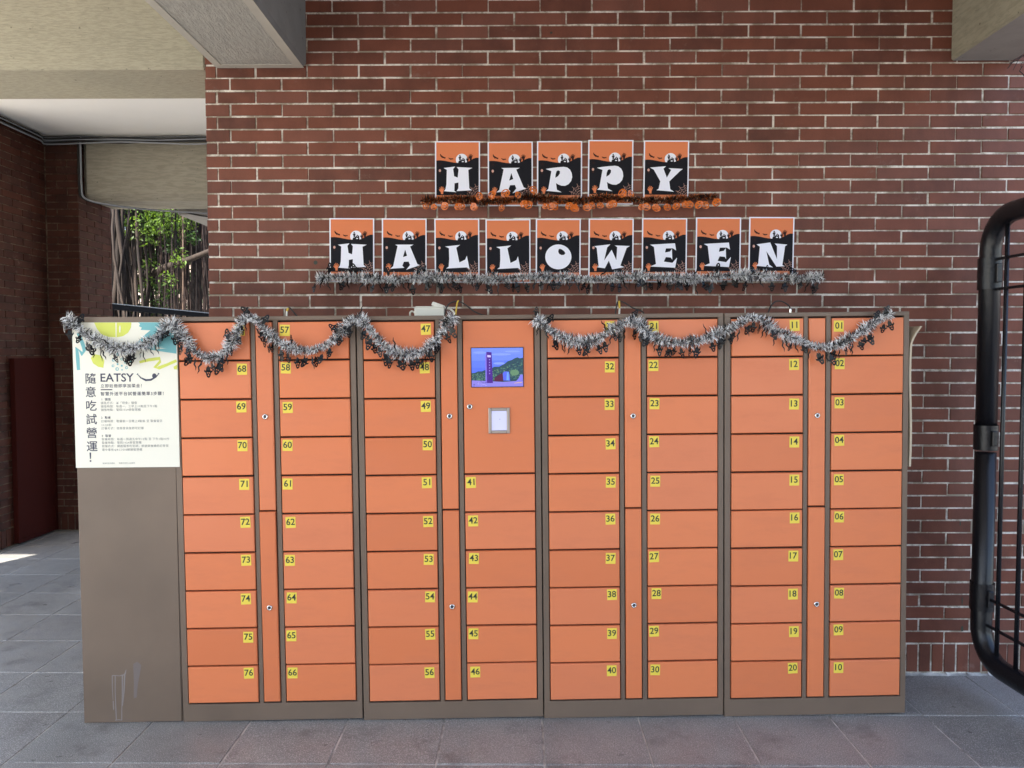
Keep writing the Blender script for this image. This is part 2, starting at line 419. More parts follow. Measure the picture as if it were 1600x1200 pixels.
# ------------------------------------------------------------------ brickwork
_bc = {}
def brick_me(w, h, m, depth=0.045, c=0.0015):
    key = (round(w, 4), round(h, 4), m)
    if key not in _bc:
        b = MB(); b.panel(-w / 2, -h / 2, w / 2, h / 2, 0, depth, c, m)
        me = bpy.data.meshes.new('brick'); me.from_pydata(b.v, [], b.f); me.materials.append(MAT[m]); _bc[key] = me
    return _bc[key]
RP = 0.0590; G = 0.0078
def add_brick_stuff(mb, T, w, h, m, depth=0.045, c=0.0015):
    b = MB(); b.panel(-w / 2, -h / 2, w / 2, h / 2, 0, depth, c, m)
    mb.add([T @ Vector(v) for v in b.v], b.f, m)

rng = random.Random(11)
WTOP = 3.36
wall = empty('brick_wall', (0, 0, 0), label='long red brick wall behind the orange lockers, with pale mortar joints', cat='wall')
mb = MB()
mb.box((-0.351, 0.0045, 0.0), (4.9, 0.42, WTOP), 'mortar')
mb.box((0.6, 0.42, 0.0), (0.85, 3.4, WTOP), 'mortar')  # unseen return leg, added to keep light out of the passage
mb.build('mortar', wall)
cand = []
row = -10
while True:
    zt = 2.80441 - RP * row; zc = zt - RP / 2
    if row >= 45: break
    if zt < WTOP + 0.01:
        even = row % 2 == 0
        xs = [-0.355]
        if even: xs += [-0.24 + 0.24 * k for k in range(0, 23)]
        else: xs += [-0.302] + [-0.12 + 0.24 * k for k in range(0, 22)]
        for a, b in zip(xs, xs[1:]):
            g0 = 0 if a == xs[0] else G / 2
            cand.append(((a + g0 + b - G / 2) / 2, zc, b - G / 2 - a - g0, RP - G))
    row += 1
posters_x = [(0.713, 2.51), (0.957, 2.508), (1.19, 2.51), (1.423, 2.515), (1.681, 2.512), (0.218, 2.158), (0.463, 2.156), (0.709, 2.154), (0.948, 2.151), (1.183, 2.153), (1.428, 2.154), (1.675, 2.155), (1.925, 2.158), (2.171, 2.16)]
def score(c):
    x, z, w, h = c
    d = math.sqrt((x - 1.1) ** 2 + 3.6 ** 2 + (z - 1.53) ** 2)
    s = w * h / d / d
    if z < 1.66 and x < 3.02: return 0
    if x - w / 2 > 3.50 or z > 3.17: return 0
    cov = 0
    for px, pz in posters_x:
        ox = min(x + w / 2, px + .21) - max(x - w / 2, px); oz = pz - .297 < z < pz
        if oz and ox > 0: cov += ox
    if cov > 0.45 * w: return s * 0.2
    if z > 2.85 and (x < 0.12 or 3.085 < x < 3.37): return s * 0.1
    if 3.1 < x < 3.3 and z < 2.2: return s * 0.5
    return s
# soldier course at the foot
sold = []
k = 0; x = 3.12 - 0.06 * 58
while x < 4.85:
    if x >= -0.356: sold.append((x + 0.03, 0.080, 0.06 - 0.0075, 0.132))
    x += 0.06
allb = [(c, False) for c in cand] + [(c, True) for c in sold]
allb.sort(key=lambda t: -score(t[0]) * (1.0 if not t[1] else 0.98))
stuff = MB()
for i, (c, sol) in enumerate(allb):
    x, z, w, h = c
    jx, jz = rng.uniform(-.0018, .0018), rng.uniform(-.0013, .0013)
    yy = rng.uniform(-0.0008, 0.0012); ang = rng.uniform(-.0022, .0022); ti = rng.uniform(-.004, .004)
    w2 = round(w + rng.choice((-.0015, 0, .0015)), 4); h2 = round(h + rng.choice((-.0018, -.0008, 0, .0010)), 4)
    if i < 300:
        o = link('brick', brick_me(w2, h2, 'brick'), wall, (x + jx, yy, z + jz)); o.rotation_euler = (ti, ang, ti * .3)
    else:
        add_brick_stuff(stuff, Matrix.Translation((x + jx, yy, z + jz)) @ Matrix.Rotation(ang, 4, 'Y'), w2, h2, 'brick')
# bricks turning the corner on the wall's left end
for r_ in range(-9, 45):
    z = 2.80441 - RP * (r_ + .5)
    for a, b in (((0.05, 0.17), (0.17, 0.41)) if r_ % 2 else ((0.05, 0.29), (0.29, 0.41))):
        T = Matrix.Translation((-0.3545, (a + b) / 2, z)) @ Matrix.Rotation(-math.pi / 2, 4, 'Z')
        add_brick_stuff(stuff, T, b - a - G, RP - G, 'brick')
tag(stuff.build('brick', wall), kind='stuff')
# mortar smear at the foot
mb = MB(); random.seed(5)
pts = []
for i in range(160):
    x0 = -0.3 + i * 0.033
    h0, h1 = 0.004 + 0.010 * R(), 0.004 + 0.010 * R()
    mb.add([(x0, -0.012 - .006 * R(), 0.0005), (x0 + 0.033, -0.012 - .006 * R(), 0.0005), (x0 + 0.033, 0.003, h1), (x0, 0.003, h0)], [(0, 1, 2, 3)], 'grout')
mb.build('mortar_fillet', wall)

def brick_face(parent, origin, axis, length, zt, pitch, m, normal_rot, z0=0.15, seed=1, soldier=True, skip=None):
    """rows of bricks on a plane: origin at floor, axis = unit vector along, normal_rot = Z rotation of the brick"""
    rg = random.Random(seed); ax = Vector(axis); o0 = Vector(origin); r_ = 0
    z = z0
    while z + RP < zt + 0.02:
        s = -pitch / 2 * (r_ % 2)
        while s < length - 0.005:
            a = max(s, 0); b = min(s + pitch, length)
            if b - a > 0.02 and not (skip and skip(a, b, z)):
                w = b - a - (G if b < length else G / 2); c = (a + b) / 2
                p = o0 + ax * c; wq = round(w + rg.choice((-.0015, 0, .0015)), 4)
                o = link('brick', brick_me(wq, RP - G, m), parent, (p.x, p.y, z + RP / 2), (rg.uniform(-.003, .003), rg.uniform(-.003, .003), normal_rot))
                nn = Matrix.Rotation(normal_rot, 3, 'Z') @ Vector((0, -1, 0)); o.location += nn * rg.uniform(-.001, .001)
            s += pitch
        z += RP; r_ += 1
    if soldier:
        s = 0
        while s < length - 0.02:
            b = min(s + 0.06, length)
            if not (skip and skip(s, b, 0.07)):
                p = o0 + ax * ((s + b) / 2)
                link('brick', brick_me(round(b - s - G, 4), 0.135, m), parent, (p.x, p.y, 0.075), (0, 0, normal_rot))
            s += 0.06

# the side wall at the far left, seen along its length
lw = empty('side_brick_wall', (-2.91, 2.5, 0), label='dark brick side wall at the far left edge, running towards the corner', cat='wall')
lw.location = (0, 0, 0)
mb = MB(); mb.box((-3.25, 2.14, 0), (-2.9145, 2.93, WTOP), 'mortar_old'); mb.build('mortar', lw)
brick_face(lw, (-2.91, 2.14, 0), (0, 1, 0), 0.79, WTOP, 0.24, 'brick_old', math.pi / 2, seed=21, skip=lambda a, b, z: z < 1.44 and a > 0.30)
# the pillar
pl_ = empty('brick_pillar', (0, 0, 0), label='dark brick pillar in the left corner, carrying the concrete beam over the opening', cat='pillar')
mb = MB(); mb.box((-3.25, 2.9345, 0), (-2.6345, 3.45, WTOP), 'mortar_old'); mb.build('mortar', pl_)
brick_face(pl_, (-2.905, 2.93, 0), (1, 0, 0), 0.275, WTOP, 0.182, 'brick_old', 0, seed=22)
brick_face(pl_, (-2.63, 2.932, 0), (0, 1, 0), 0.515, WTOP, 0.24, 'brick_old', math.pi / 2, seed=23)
# dark red steel panel leaning in the corner
rp = empty('wall_cabinet', (-2.90, 2.40, 0), label='flat dark red steel cabinet set low against the left brick wall', cat='cabinet')
mb = MB()
mb.cbox((-0.004, 0.0, 0.015), (0.030, 0.52, 1.485), 0.003, 'darkred'); mb.build('door_leaf', rp)
mb = MB()
for a, b in (((0.030, 0.0, 0.015), (0.038, 0.03, 1.485)), ((0.030, 0.49, 0.015), (0.038, 0.52, 1.485)), ((0.030, 0.03, 1.455), (0.038, 0.49, 1.485)), ((0.030, 0.03, 0.015), (0.038, 0.49, 0.045))):
    mb.box(a, b, 'darkred')
mb.build('door_rim', rp)

# ------------------------------------------------------------------ ceilings and beams
BZ = 2.850
mb = MB(); mb.box((-3.5, -5.7, WTOP), (3.374, 0.423, WTOP + 0.35), 'ceiling')
mb.box((-3.3, 0.423, WTOP), (4.9, 3.55, WTOP + 0.35), 'ceiling')
tag(mb.build('ceiling'), kind='structure')
def beam(name, a, b, m, label, c=0.012, group=None, side=None):
    mb = MB(); mb.cbox(a, b, c, m)
    o = mb.build(name)
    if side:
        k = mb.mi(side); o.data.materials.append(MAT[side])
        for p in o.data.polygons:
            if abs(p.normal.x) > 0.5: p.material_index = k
    return tag(o, label=label, cat='beam', group=group)
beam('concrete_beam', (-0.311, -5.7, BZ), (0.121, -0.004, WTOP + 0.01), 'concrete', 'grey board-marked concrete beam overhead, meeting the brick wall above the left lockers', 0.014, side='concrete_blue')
bm0 = [o for o in COL.objects if o.name.startswith('concrete_beam')][0]
mb = MB(); mb.box((-0.297, -5.68, BZ - .0025), (-0.262, -0.006, BZ), 'concrete_edge'); mb.box((0.068, -5.68, BZ - .0025), (0.107, -0.006, BZ), 'concrete_edge'); mb.box((-0.262, -0.045, BZ - .0025), (0.068, -0.006, BZ), 'concrete_edge'); mb.build('smooth_margin', bm0)
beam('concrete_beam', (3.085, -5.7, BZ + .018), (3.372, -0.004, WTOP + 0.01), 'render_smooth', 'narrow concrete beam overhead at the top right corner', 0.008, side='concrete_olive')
beam('concrete_beam', (-4.4, 0.004, 2.847), (-0.357, 0.423, WTOP + 0.01), 'concrete_tan', 'tan board-marked concrete beam across the top left, in line with the brick wall', 0.008)
beam('concrete_beam', (-2.625, 2.97, 2.83), (0.58, 3.45, WTOP - .002), 'concrete_far', 'weathered concrete beam above the opening to the trees', 0.05)
beam('concrete_beam', (-2.02, 3.452, 2.79), (0.58, 5.2, 3.2), 'render_smooth', 'smooth concrete soffit beyond the opening, partly hidden by the wall', 0.01)
mb = MB(); mb.box((-4.5, -13.0, -0.1), (4.2, -12.4, 3.6), 'concrete_tan')  # unseen block added behind the camera to cut frontal light
mb.box((-4.5, -12.41, 2.3), (4.2, -12.39, 3.4), 'gap')
tag(mb.build('front_light_block'), label='plain unseen block added behind the viewer to cut frontal light', cat='building')
# column and drain pipe that let the sun through on the left
mb = MB(); mb.cbox((-3.43, 0.0, -0.05), (-2.86, 0.423, 2.846), 0.01, 'concrete_tan')
tag(mb.build('concrete_column'), label='square concrete column left of the picture, under the tan beam', cat='column')
mb = MB(); mb.tube([(-3.56, 0.08, -0.05), (-3.56, 0.08, 3.3)], 0.022, 'cable_grey', 10)
tag(mb.build('drain_pipe', smooth=False), label='thin grey drain pipe beside the concrete column', cat='pipe')

# ------------------------------------------------------------------ cables under the passage ceiling
cb = empty('cable_bundle', (0, 0, 0), label='bundle of dark cables running under the white ceiling and down beside the far beam', cat='cable')
random.seed(9)
for k in range(6):
    dz = -0.008 - 0.011 * k; w = (0.007 if k % 3 != 2 else 0.0035) + 0.003 * R()
    pts = []
    for y in (1.6, 1.9, 2.2, 2.5, 2.8): pts.append((-2.885 + 0.012 * (k % 3), y, WTOP - 0.012 + dz + 0.006 * R()))
    pts.append((-2.87, 2.90, WTOP - 0.015 + dz))
    x = -2.6
    while x < 0.55:
        pts.append((x, 2.905 - 0.010 * (k % 3), WTOP - 0.012 + dz + 0.020 * (R() - .5))); x += 0.33
    b = MB(); b.tube(smooth_path(pts, 4), w, ('cable_grey', 'black', 'cable_light', 'cable_grey', 'black', 'cable_light')[k], 6); b.build('cable', cb, smooth=True)
for k in range(2):
    xo = -2.618 + 0.020 * k
    pts = [(xo, 2.925, WTOP - 0.04), (xo, 2.925, 3.1), (xo + .002, 2.925, 2.93), (xo + 0.02, 2.935, 2.84), (xo + 0.16, 2.99, 2.80), (xo + 0.45, 3.2, 2.79), (xo + 0.9, 3.35, 2.785)]
    b = MB(); b.tube(smooth_path(pts, 5), 0.008, 'cable_light' if k else 'black', 6); b.build('cable', cb, smooth=True)
pts = [(-1.95, 3.42, 2.81), (-1.75, 3.46, 2.775), (-1.5, 3.47, 2.79), (-1.2, 3.45, 2.82)]
b = MB(); b.tube(smooth_path(pts, 5), 0.008, 'black', 6); b.build('cable', cb, smooth=True)

# ------------------------------------------------------------------ lockers
A = Vector((-0.289, -0.496, 0)); Bp = Vector((2.737, -0.409, 0)); ex = (Bp - A).normalized()
TILT = math.atan2(ex.y, ex.x); LEAN = 0.0105
def door_me(w, h):
    key = ('door', round(w, 4), round(h, 4))
    if key not in _bc:
        b = MB(); b.panel(0, 0, w, h, -0.006, 0.0125, 0.0028, 'orange')
        me = bpy.data.meshes.new('door'); me.from_pydata(b.v, [], b.f); me.materials.append(MAT['orange']); _bc[key] = me
    return _bc[key]
rng = random.Random(17)
lock_me = None
def make_lock(parent, x, z, r=0.0105):
    global lock_me
    if lock_me is None:
        b = MB()
        def ring(r_, y): return [(r_ * math.cos(2 * math.pi * i / 20), y, r_ * math.sin(2 * math.pi * i / 20)) for i in range(20)]
        prof = [(0.0114, 0.0), (0.0114, -0.003), (0.0095, -0.006), (0.0066, -0.006), (0.0062, -0.0045)]
        v = []; f = []
        for r_, y in prof: v += ring(r_, y)
        for a in range(len(prof) - 1):
            for i in range(20):
                j = (i + 1) % 20; f.append((a * 20 + i, a * 20 + j, (a + 1) * 20 + j, (a + 1) * 20 + i))
        b.add(v, f, 'chrome')
        b.add(ring(0.0062, -0.0045), [tuple(range(20))], 'key_core')
        b.box((-0.0009, -0.0052, -0.004), (0.0009, -0.0044, 0.004), 'black')
        o = b.build('lock', parent, (x, -0.0061, z)); lock_me = o.data
        o.data.polygons.foreach_set('use_smooth', [len(p.vertices) == 4 for p in o.data.polygons])
        return o
    return link('lock', lock_me, parent, (x, -0.0061, z), (0, rng.uniform(-.4, .4), 0))
def sticker(parent, s, x, z):
    b = MB(); w, h = 0.0405, 0.0455
    b.poly([(0, 0), (w, 0), (w, h), (0, h)], 0, 'yellow')
    v, f = text_mesh(s, 0.037, 0.00055, 3)
    tw = max(a for a, _ in v) - min(a for a, _ in v); mx = min(a for a, _ in v)
    b.add([(a - mx + (w - tw) / 2, -0.0004, c + 0.0125) for a, c in v], f, 'digit')
    return b.build('number_sticker', parent, (x, -0.0066, z), (0, rng.uniform(-.035, .035), 0))

UW = 0.7515
units = [  # origin s, width, top z of doors, left numbers, right numbers, label
    (-0.002, 0.743, 1.653, 67, 57, 'orange locker bank numbered 57 to 76, leftmost of the four orange banks'),
    (0.7445, 0.750, 1.657, 47, 41, 'orange locker bank with the blue photo screen, numbered 41 to 56'),
    (1.4975, 0.755, 1.664, 31, 21, 'orange locker bank numbered 21 to 40, right of the one with the screen'),
    (2.2555, 0.770, 1.671, 11, 1, 'orange locker bank numbered 01 to 20, rightmost, beside the black gate'),
]
for ui, (s0, W, ZT, nl, nr, lab) in enumerate(units):
    root = empty('locker_bank', tuple(A + ex * (s0 + 0.0005)), (0, -LEAN, TILT), label=lab, cat='lockers', group='orange parcel lockers standing in a row')
    root.location.z = 0.001
    H = ZT + 0.0215; k = W / 0.7515; Z0 = 0.076
    xl0, xl1, xc0, xc1, xr0, xr1 = [v * k for v in (0.0285, 0.3175, 0.3425, 0.4085, 0.4355, 0.7245)]
    g = 0.0042
    body = MB()
    body.box((0.0012, 0.0165, 0.0), (W - 0.0012, 0.38, H), 'brown')
    body.box((xl0 - g, 0.0162, Z0 - g), (xr1 + g, 0.0166, ZT + g), 'gap')
    fr = MB()
    for a, b_ in ((0.0012, xl0 - g), (xl1 + g, xc0 - g), (xc1 + g, xr0 - g), (xr1 + g, W - 0.0012)):
        fr.panel(a, Z0 - g, b_, ZT + g, 0.0, 0.0164, 0.0006, 'brown')
    fr.panel(0.0012, 0.0, W - 0.0012, Z0 - g, 0.0, 0.0164, 0.0006, 'brown')
    fr.panel(0.0012, ZT + g, W - 0.0012, H, 0.0, 0.0164, 0.0012, 'brown')
    body.build('carcass', root); fr.build('frame', root)
    P_ = (ZT - Z0) / 10; dh = P_ - 0.0072
    def mk(x, z, w, h, name='door'):
        o = link(name, door_me(w, h), root, (x, rng.uniform(-.0008, .0008), z + 0.0036 + rng.uniform(-.0006, .0006)))
        o.rotation_euler = (rng.uniform(-.004, .004), rng.uniform(-.0022, .0022), rng.uniform(-.0055, .0055)); return o
    for i in range(10):
        z = ZT - P_ * (i + 1)
        d = mk(xl0, z, xl1 - xl0, dh)
        sticker(d, '%02d' % (nl + i), (xl1 - xl0) - 0.0405 - 0.012 - rng.uniform(0, .008), dh - 0.0455 - 0.005 - rng.uniform(0, .006))
        if ui == 1 and i < 4: continue
        num = nr + i - (4 if ui == 1 else 0)
        d = mk(xr0, z, xr1 - xr0, dh)
        sticker(d, '%02d' % num, 0.003 + rng.uniform(0, .012), dh - 0.0455 - 0.004 - rng.uniform(0, .007))
    zm = ZT - 5 * P_ + 0.012 * (1 if ui != 2 else 1)
    d = mk(xc0, zm, xc1 - xc0, ZT - zm - 0.0072, 'narrow_door'); d['label'] = 'tall narrow upper orange door with a round lock'
    make_lock(d, (xc1 - xc0) * 0.5, 1.262 - zm)
    d = mk(xc0, Z0, xc1 - xc0, zm - Z0 - 0.0072, 'narrow_door'); d['label'] = 'tall narrow lower orange door with a round lock'
    make_lock(d, (xc1 - xc0) * 0.5, 0.472 - Z0)
    if ui == 1:
        zb = ZT - 4 * P_
        d = mk(xr0, zb, xr1 - xr0, ZT - zb - 0.0072, 'screen_door'); d['label'] = 'large orange door holding the screen and the card reader'
        make_lock(d, 0.024, 1.300 - zb)
        # lit photo screen
        ex0, ez0, sw, sh = 0.034, 1.381 - zb, 0.210, 0.158
        b = MB(); y = 0.0
        def E(name, c, e=0.30):
            q_ = mat(name, c, 0.25, emit=e); q_.node_tree.nodes['Principled BSDF'].inputs['Base Color'].default_value = (0.004, 0.004, 0.006, 1); return q_
        u = lambda px, py: (sw * (px - 148) / 1258.0, sh * (1090 - py) / 948.0)
        def Pp(poly, m_, k_): b.poly([u(*q) for q in poly], -0.0004 * k_, m_)
        b.box((-0.003, 0.0006, -0.003), (sw + 0.003, 0.003, sh + 0.003), 'black')
        cols = [(0.18, 0.27, 0.92), (0.16, 0.25, 0.95), (0.12, 0.20, 0.93), (0.10, 0.17, 0.95)]
        for q, (y0, y1) in enumerate(((142, 300), (300, 450), (450, 620), (620, 1090))):
            Pp([(148, y1), (1406, y1), (1406, y0), (148, y0)], E('screen_sky_%d' % q, cols[q]), 0)
        for q, (cx_, cy_, w_, h_) in enumerate(((350, 250, 160, 30), (860, 300, 260, 28), (1150, 230, 190, 24), (820, 520, 140, 30))):
            Pp(circle(cx_, cy_, w_, 18, h_), E('screen_cloud_%d' % q, (0.24, 0.34, 0.93)), 1)
        hill = [(148, 1090), (1406, 1090), (1406, 390), (1330, 400), (1270, 375), (1200, 400), (1130, 440), (1030, 470), (960, 530), (880, 570), (820, 600), (700, 600), (640, 640), (560, 690), (470, 680), (400, 710), (300, 710), (230, 745), (148, 750)]
        Pp(hill, E('screen_hill', (0.025, 0.07, 0.10)), 2)
        rg = random.Random(2)
        hg = [E('screen_leaf_%d' % q, c) for q, c in enumerate(((0.05, 0.13, 0.13), (0.08, 0.20, 0.17), (0.015, 0.035, 0.07), (0.13, 0.26, 0.15)))]
        for q in range(420):
            px = rg.uniform(170, 1390); top = 720 - max(0, px - 500) * 0.36 + 20
            py = rg.uniform(top + 25, 930)
            Pp([(px + rg.uniform(8, 24) * math.cos(t * math.pi / 4), py + rg.uniform(6, 16) * math.sin(t * math.pi / 4)) for t in range(8)], rg.choice(hg), 2.5 + (q % 9) * .25)
        Pp(circle(1200, 750, 110, 14, 75), hg[3], 5)
        Pp([(148, 1090), (1406, 1090), (1406, 950), (900, 975), (500, 950), (148, 930)], E('screen_plaza', (0.26, 0.22, 0.75)), 5)
        Pp([(700, 960), (920, 960), (900, 760), (830, 790), (770, 830), (700, 880)], E('screen_low_block', (0.09, 0.012, 0.05)), 6)
        Pp([(920, 940), (1090, 950), (1060, 725), (950, 720), (910, 760)], E('screen_blue_block', (0.10, 0.14, 0.85)), 7)
        Pp([(995, 930), (1060, 940), (1050, 740), (1010, 740)], E('screen_bright_block', (0.16, 0.35, 0.98)), 8)
        Pp([(520, 1000), (665, 1000), (640, 245), (515, 235)], E('screen_tower', (0.07, 0.015, 0.28)), 8)
        Pp([(485, 1000), (520, 1000), (515, 235), (485, 330)], E('screen_tower_side', (0.22, 0.16, 0.75)), 9)
        Pp([(535, 365), (620, 370), (620, 320), (535, 310)], E('screen_tower_crest', (0.6, 0.5, 0.95)), 9)
        for q in range(6): Pp(circle(588, 425 + q * 68, 16, 6, 18), E('screen_glyph_%d' % q, (0.30, 0.22, 0.75)), 9)
        for q in range(16):
            px = rg.uniform(170, 470); py = rg.uniform(960, 1070)
            Pp([(px, py + 8), (px + rg.uniform(20, 70), py + 8), (px + 30, py - 10)], E('screen_bits_%d' % q, rg.choice(((0.03, 0.02, 0.15), (0.45, 0.4, 0.9)))), 9)
        Pp([(1180, 1015), (1380, 1000), (1380, 985), (1200, 1000)], E('screen_kerb', (0.7, 0.45, 0.25)), 9)
        Pp([(1230, 960), (1400, 945), (1400, 800), (1340, 800), (1290, 900)], E('screen_sculpture', (0.22, 0.2, 0.8)), 9)
        o = b.build('screen', d, (ex0, -0.0095, ez0))
        # card reader
        b = MB(); rw, rh, bd = 0.088, 0.106, 0.013
        for a_, b_ in (((0, 0), (bd, rh)), ((rw - bd, 0), (rw, rh)), ((bd, 0), (rw - bd, bd)), ((bd, rh - bd), (rw - bd, rh))):
            b.panel(a_[0], a_[1], b_[0], b_[1], -0.007, 0.0, 0.0025, 'silver_paint')
        o = b.build('card_reader_frame', d, (0.100, -0.0062, 1.188 - zb))
        b = MB(); b.box((bd, -0.0025, bd), (rw - bd, 0.0, rh - bd), 'scan_glass')
        b.poly(circle(rw / 2 + .003, rh / 2 + .006, 0.0016, 8), -0.0029, 'digit')
        b.build('card_reader_display', d, (0.100, -0.0062, 1.188 - zb))

# brown side cabinet with the advertising board
sc_ = empty('side_cabinet', tuple(A + ex * -0.405), (0, -LEAN * 0.4, TILT + 0.012), label='plain brown metal cabinet at the left end of the lockers', cat='cabinet')
sc_.location.z = 0.0015; sc_.location.y -= 0.004
mb = MB(); mb.box((0, 0.004, 0.0), (0.400, 0.39, 1.672), 'brown'); mb.build('carcass', sc_)
mb = MB(); mb.panel(0.0, 0.0, 0.397, 1.674, 0.0, 0.0038, 0.0012, 'brown'); mb.build('front_panel', sc_)
mb = MB()
def dr(pts, w, m='drip', y=-0.0004): mb.poly(stroke(pts, w), y, m)
dr([(0.118, 0.196), (0.121, 0.198), (0.135, 0.198), (0.148, 0.196), (0.158, 0.199), (0.168, 0.200), (0.172, 0.206), (0.176, 0.222)], [.004, .005, .003, .003, .004, .005, .006, .002])
dr([(0.119, 0.198), (0.118, 0.15), (0.1195, 0.095)], [.004, .003, .002]); dr([(0.120, 0.092), (0.121, 0.06), (0.1205, 0.052)], [.004, .005, .001])
dr([(0.131, 0.197), (0.129, 0.13), (0.130, 0.06), (0.131, 0.012)], [.004, .003, .004, .004], y=-0.0005)
dr([(0.160, 0.199), (0.158, 0.12), (0.154, 0.05), (0.153, 0.012)], [.005, .004, .003, .004], y=-0.0005); dr([(0.170, 0.205), (0.165, 0.13), (0.158, 0.07)], [.006, .005, .002], y=-0.0006)
dr([(0.126, 0.010), (0.140, 0.012), (0.155, 0.010)], [.004, .003, .004], y=-0.0006)
mb.build('paint_drip', sc_)
mb = MB(); mb.poly([(0.205, 0.245), (0.222, 0.255), (0.238, 0.240), (0.232, 0.205), (0.222, 0.16), (0.216, 0.105), (0.204, 0.10), (0.206, 0.17)], -0.0003, 'smudge'); mb.build('scuff_mark', sc_)

sg = empty('advert_board', tuple(A + ex * -0.407), (0, -LEAN * 0.4, TILT + 0.010), label='cream takeaway advert board headed EATSY with Chinese writing, on the brown cabinet', cat='sign')
sg.location.y -= 0.0085
BW, BH, BZ0 = 0.417, 0.590, 1.063
mb = MB(); mb.box((0, 0, BZ0), (BW, 0.003, BZ0 + BH), 'cream'); mb.build('board', sg)
# print: photo-crop coordinates (100,480,+200x270 shown at 4.444x) -> board
def bp(px, py):
    fx_ = (px - (57 + (py - 115) * 0.031)) / (780 - 57 + 0.0 * py); fz_ = (1117 - py) / (1117 - 113)
    return (BW * fx_, BZ0 + BH * fz_)
mb = MB()
def pp(pts, m, k=1): mb.poly([bp(*q) for q in pts], -0.0004 * k, m)
def clamp(pts): return [(min(max(a, 58 + (b - 115) * .031), 779 + (b - 115) * .031), max(b, 114)) for a, b in pts]
pp(clamp([(210, 114), (232, 160), (262, 195), (310, 212), (365, 216), (410, 208), (445, 185), (465, 150), (468, 114)]), 'lime')
pp([(358, 114), (366, 114), (366, 214), (360, 214)], 'cream', 2)
pp([(384, 145), (390, 130), (394, 150), (391, 185), (385, 180)], 'cream', 2)
pp(clamp([(515, 114), (528, 125), (520, 140), (540, 150), (532, 165), (600, 168), (560, 200), (500, 262), (540, 290), (620, 305), (700, 318), (781, 330), (781, 114)]), 'teal')
pp([(635, 300), (715, 292), (650, 290), (690, 282), (640, 283)], 'cream', 2)
pp(stroke([(100, 185), (128, 250), (145, 300), (128, 330), (92, 290), (98, 360), (104, 440)], [22, 26, 28, 30, 30, 26, 22]), 'teal')
pp([(188, 358), (210, 330), (262, 340), (282, 375), (276, 425), (240, 418), (205, 395)], 'lime')
pp(stroke([(525, 388), (590, 372), (665, 362), (668, 385), (632, 425), (660, 428), (720, 405), (783, 378)], [16, 22, 22, 18, 22, 24, 20, 20]), 'lime')
pp([(762, 420), (788, 405), (788, 440), (766, 438)], 'lime', 2)
random.seed(4)
for cx_, cy_, r_ in ((375, 330, 13), (345, 372, 11), (402, 366, 9), (430, 330, 8), (460, 322, 9), (436, 355, 6), (468, 357, 6), (428, 388, 10), (461, 385, 7), (374, 400, 7), (403, 412, 7), (342, 412, 9), (371, 434, 12), (436, 425, 10), (405, 440, 5)):
    ring_o = [bp(*q) for q in circle(cx_, cy_, r_, 14)]; ring_i = [bp(*q) for q in circle(cx_ + 1, cy_, r_ * .55, 10)]
    mb.poly([ring_o, ring_i] if r_ > 8 and cx_ != 375 else [ring_o], -0.0004, 'teal')
mb.build('brush_pattern', sg)
mb = MB()
def T(s, px, py, hpx, m='navy', **kw):
    """text whose character box is hpx tall in the crop, baseline at py"""
    x, z = bp(px, py); add_text(mb, s, x, z, hpx * BH / 1004.0 * 1.05, -0.0006, m, **kw)
for i, ch in enumerate('隨意吃試營運'):
    T(ch, 148 + i * 2.6, 527 + i * 94, 74, bold=0.0004)
T('！', 168, 1075, 80, bold=0.0004)
T('EATSY', 252, 520, 76, bold=0.0007, space=1.02)
pp(stroke([(512, 470), (535, 495), (570, 512), (605, 510), (640, 490), (660, 468)], [4, 9, 14, 14, 10, 4]), 'navy', 1)
pp(circle(629, 482, 15, 16, 17), 'navy', 2); pp(stroke([(508, 474), (516, 466)], 6), 'navy', 2); pp(stroke([(654, 464), (664, 470)], 6), 'navy', 2)
T('立即註冊即享加菜金！', 256, 560, 26, bold=0.00012, space=1.22)
pp([(258, 580), (338, 580), (338, 573), (258, 573)], 'navy', 1)
T('智慧外送平台試營運簡單3步驟！', 257, 615, 27, bold=0.00016, space=1.19)
small = [('1  儲值', 262, 650, 1), ('儲值方式：以「現金」儲值', 258, 675, 0), ('儲值時間：每週一、三早上10點至下午1點', 259, 699, 0), ('儲值地點：管院1024旁智慧櫃', 260, 723, 0),
         ('2  點餐', 262, 776, 1), ('訂餐時間：取餐前一日晚上8點後 至 取餐當日', 262, 802, 0), ('10:20前', 263, 828, 0), ('訂餐方式：註冊會員後即可訂餐', 264, 851, 0),
         ('3  取餐', 266, 903, 1), ('取餐時間：每週一到週五中午12點 至 下午1點30分', 266, 927, 0), ('取餐地點：管院1024旁智慧櫃', 267, 951, 0), ('取餐方式：開啟隨意吃官網，帳號與後續的訂單管', 268, 975, 0), ('理中會有QRCODE解鎖智慧櫃', 268, 1000, 0)]
for s_, a_, b_, hd in small: T(s_, a_, b_, 18.5, 'navy' if hd else 'greytext', res=1, space=1.14, bold=0.00012 if hd else 0.0)
T('隨意吃官方網站', 273, 1091, 11, 'greytext', res=1, space=1.1); T('隨意吃官方LINE帳號', 387, 1091, 11, 'greytext', res=1, space=1.1)
mb.build('lettering', sg)

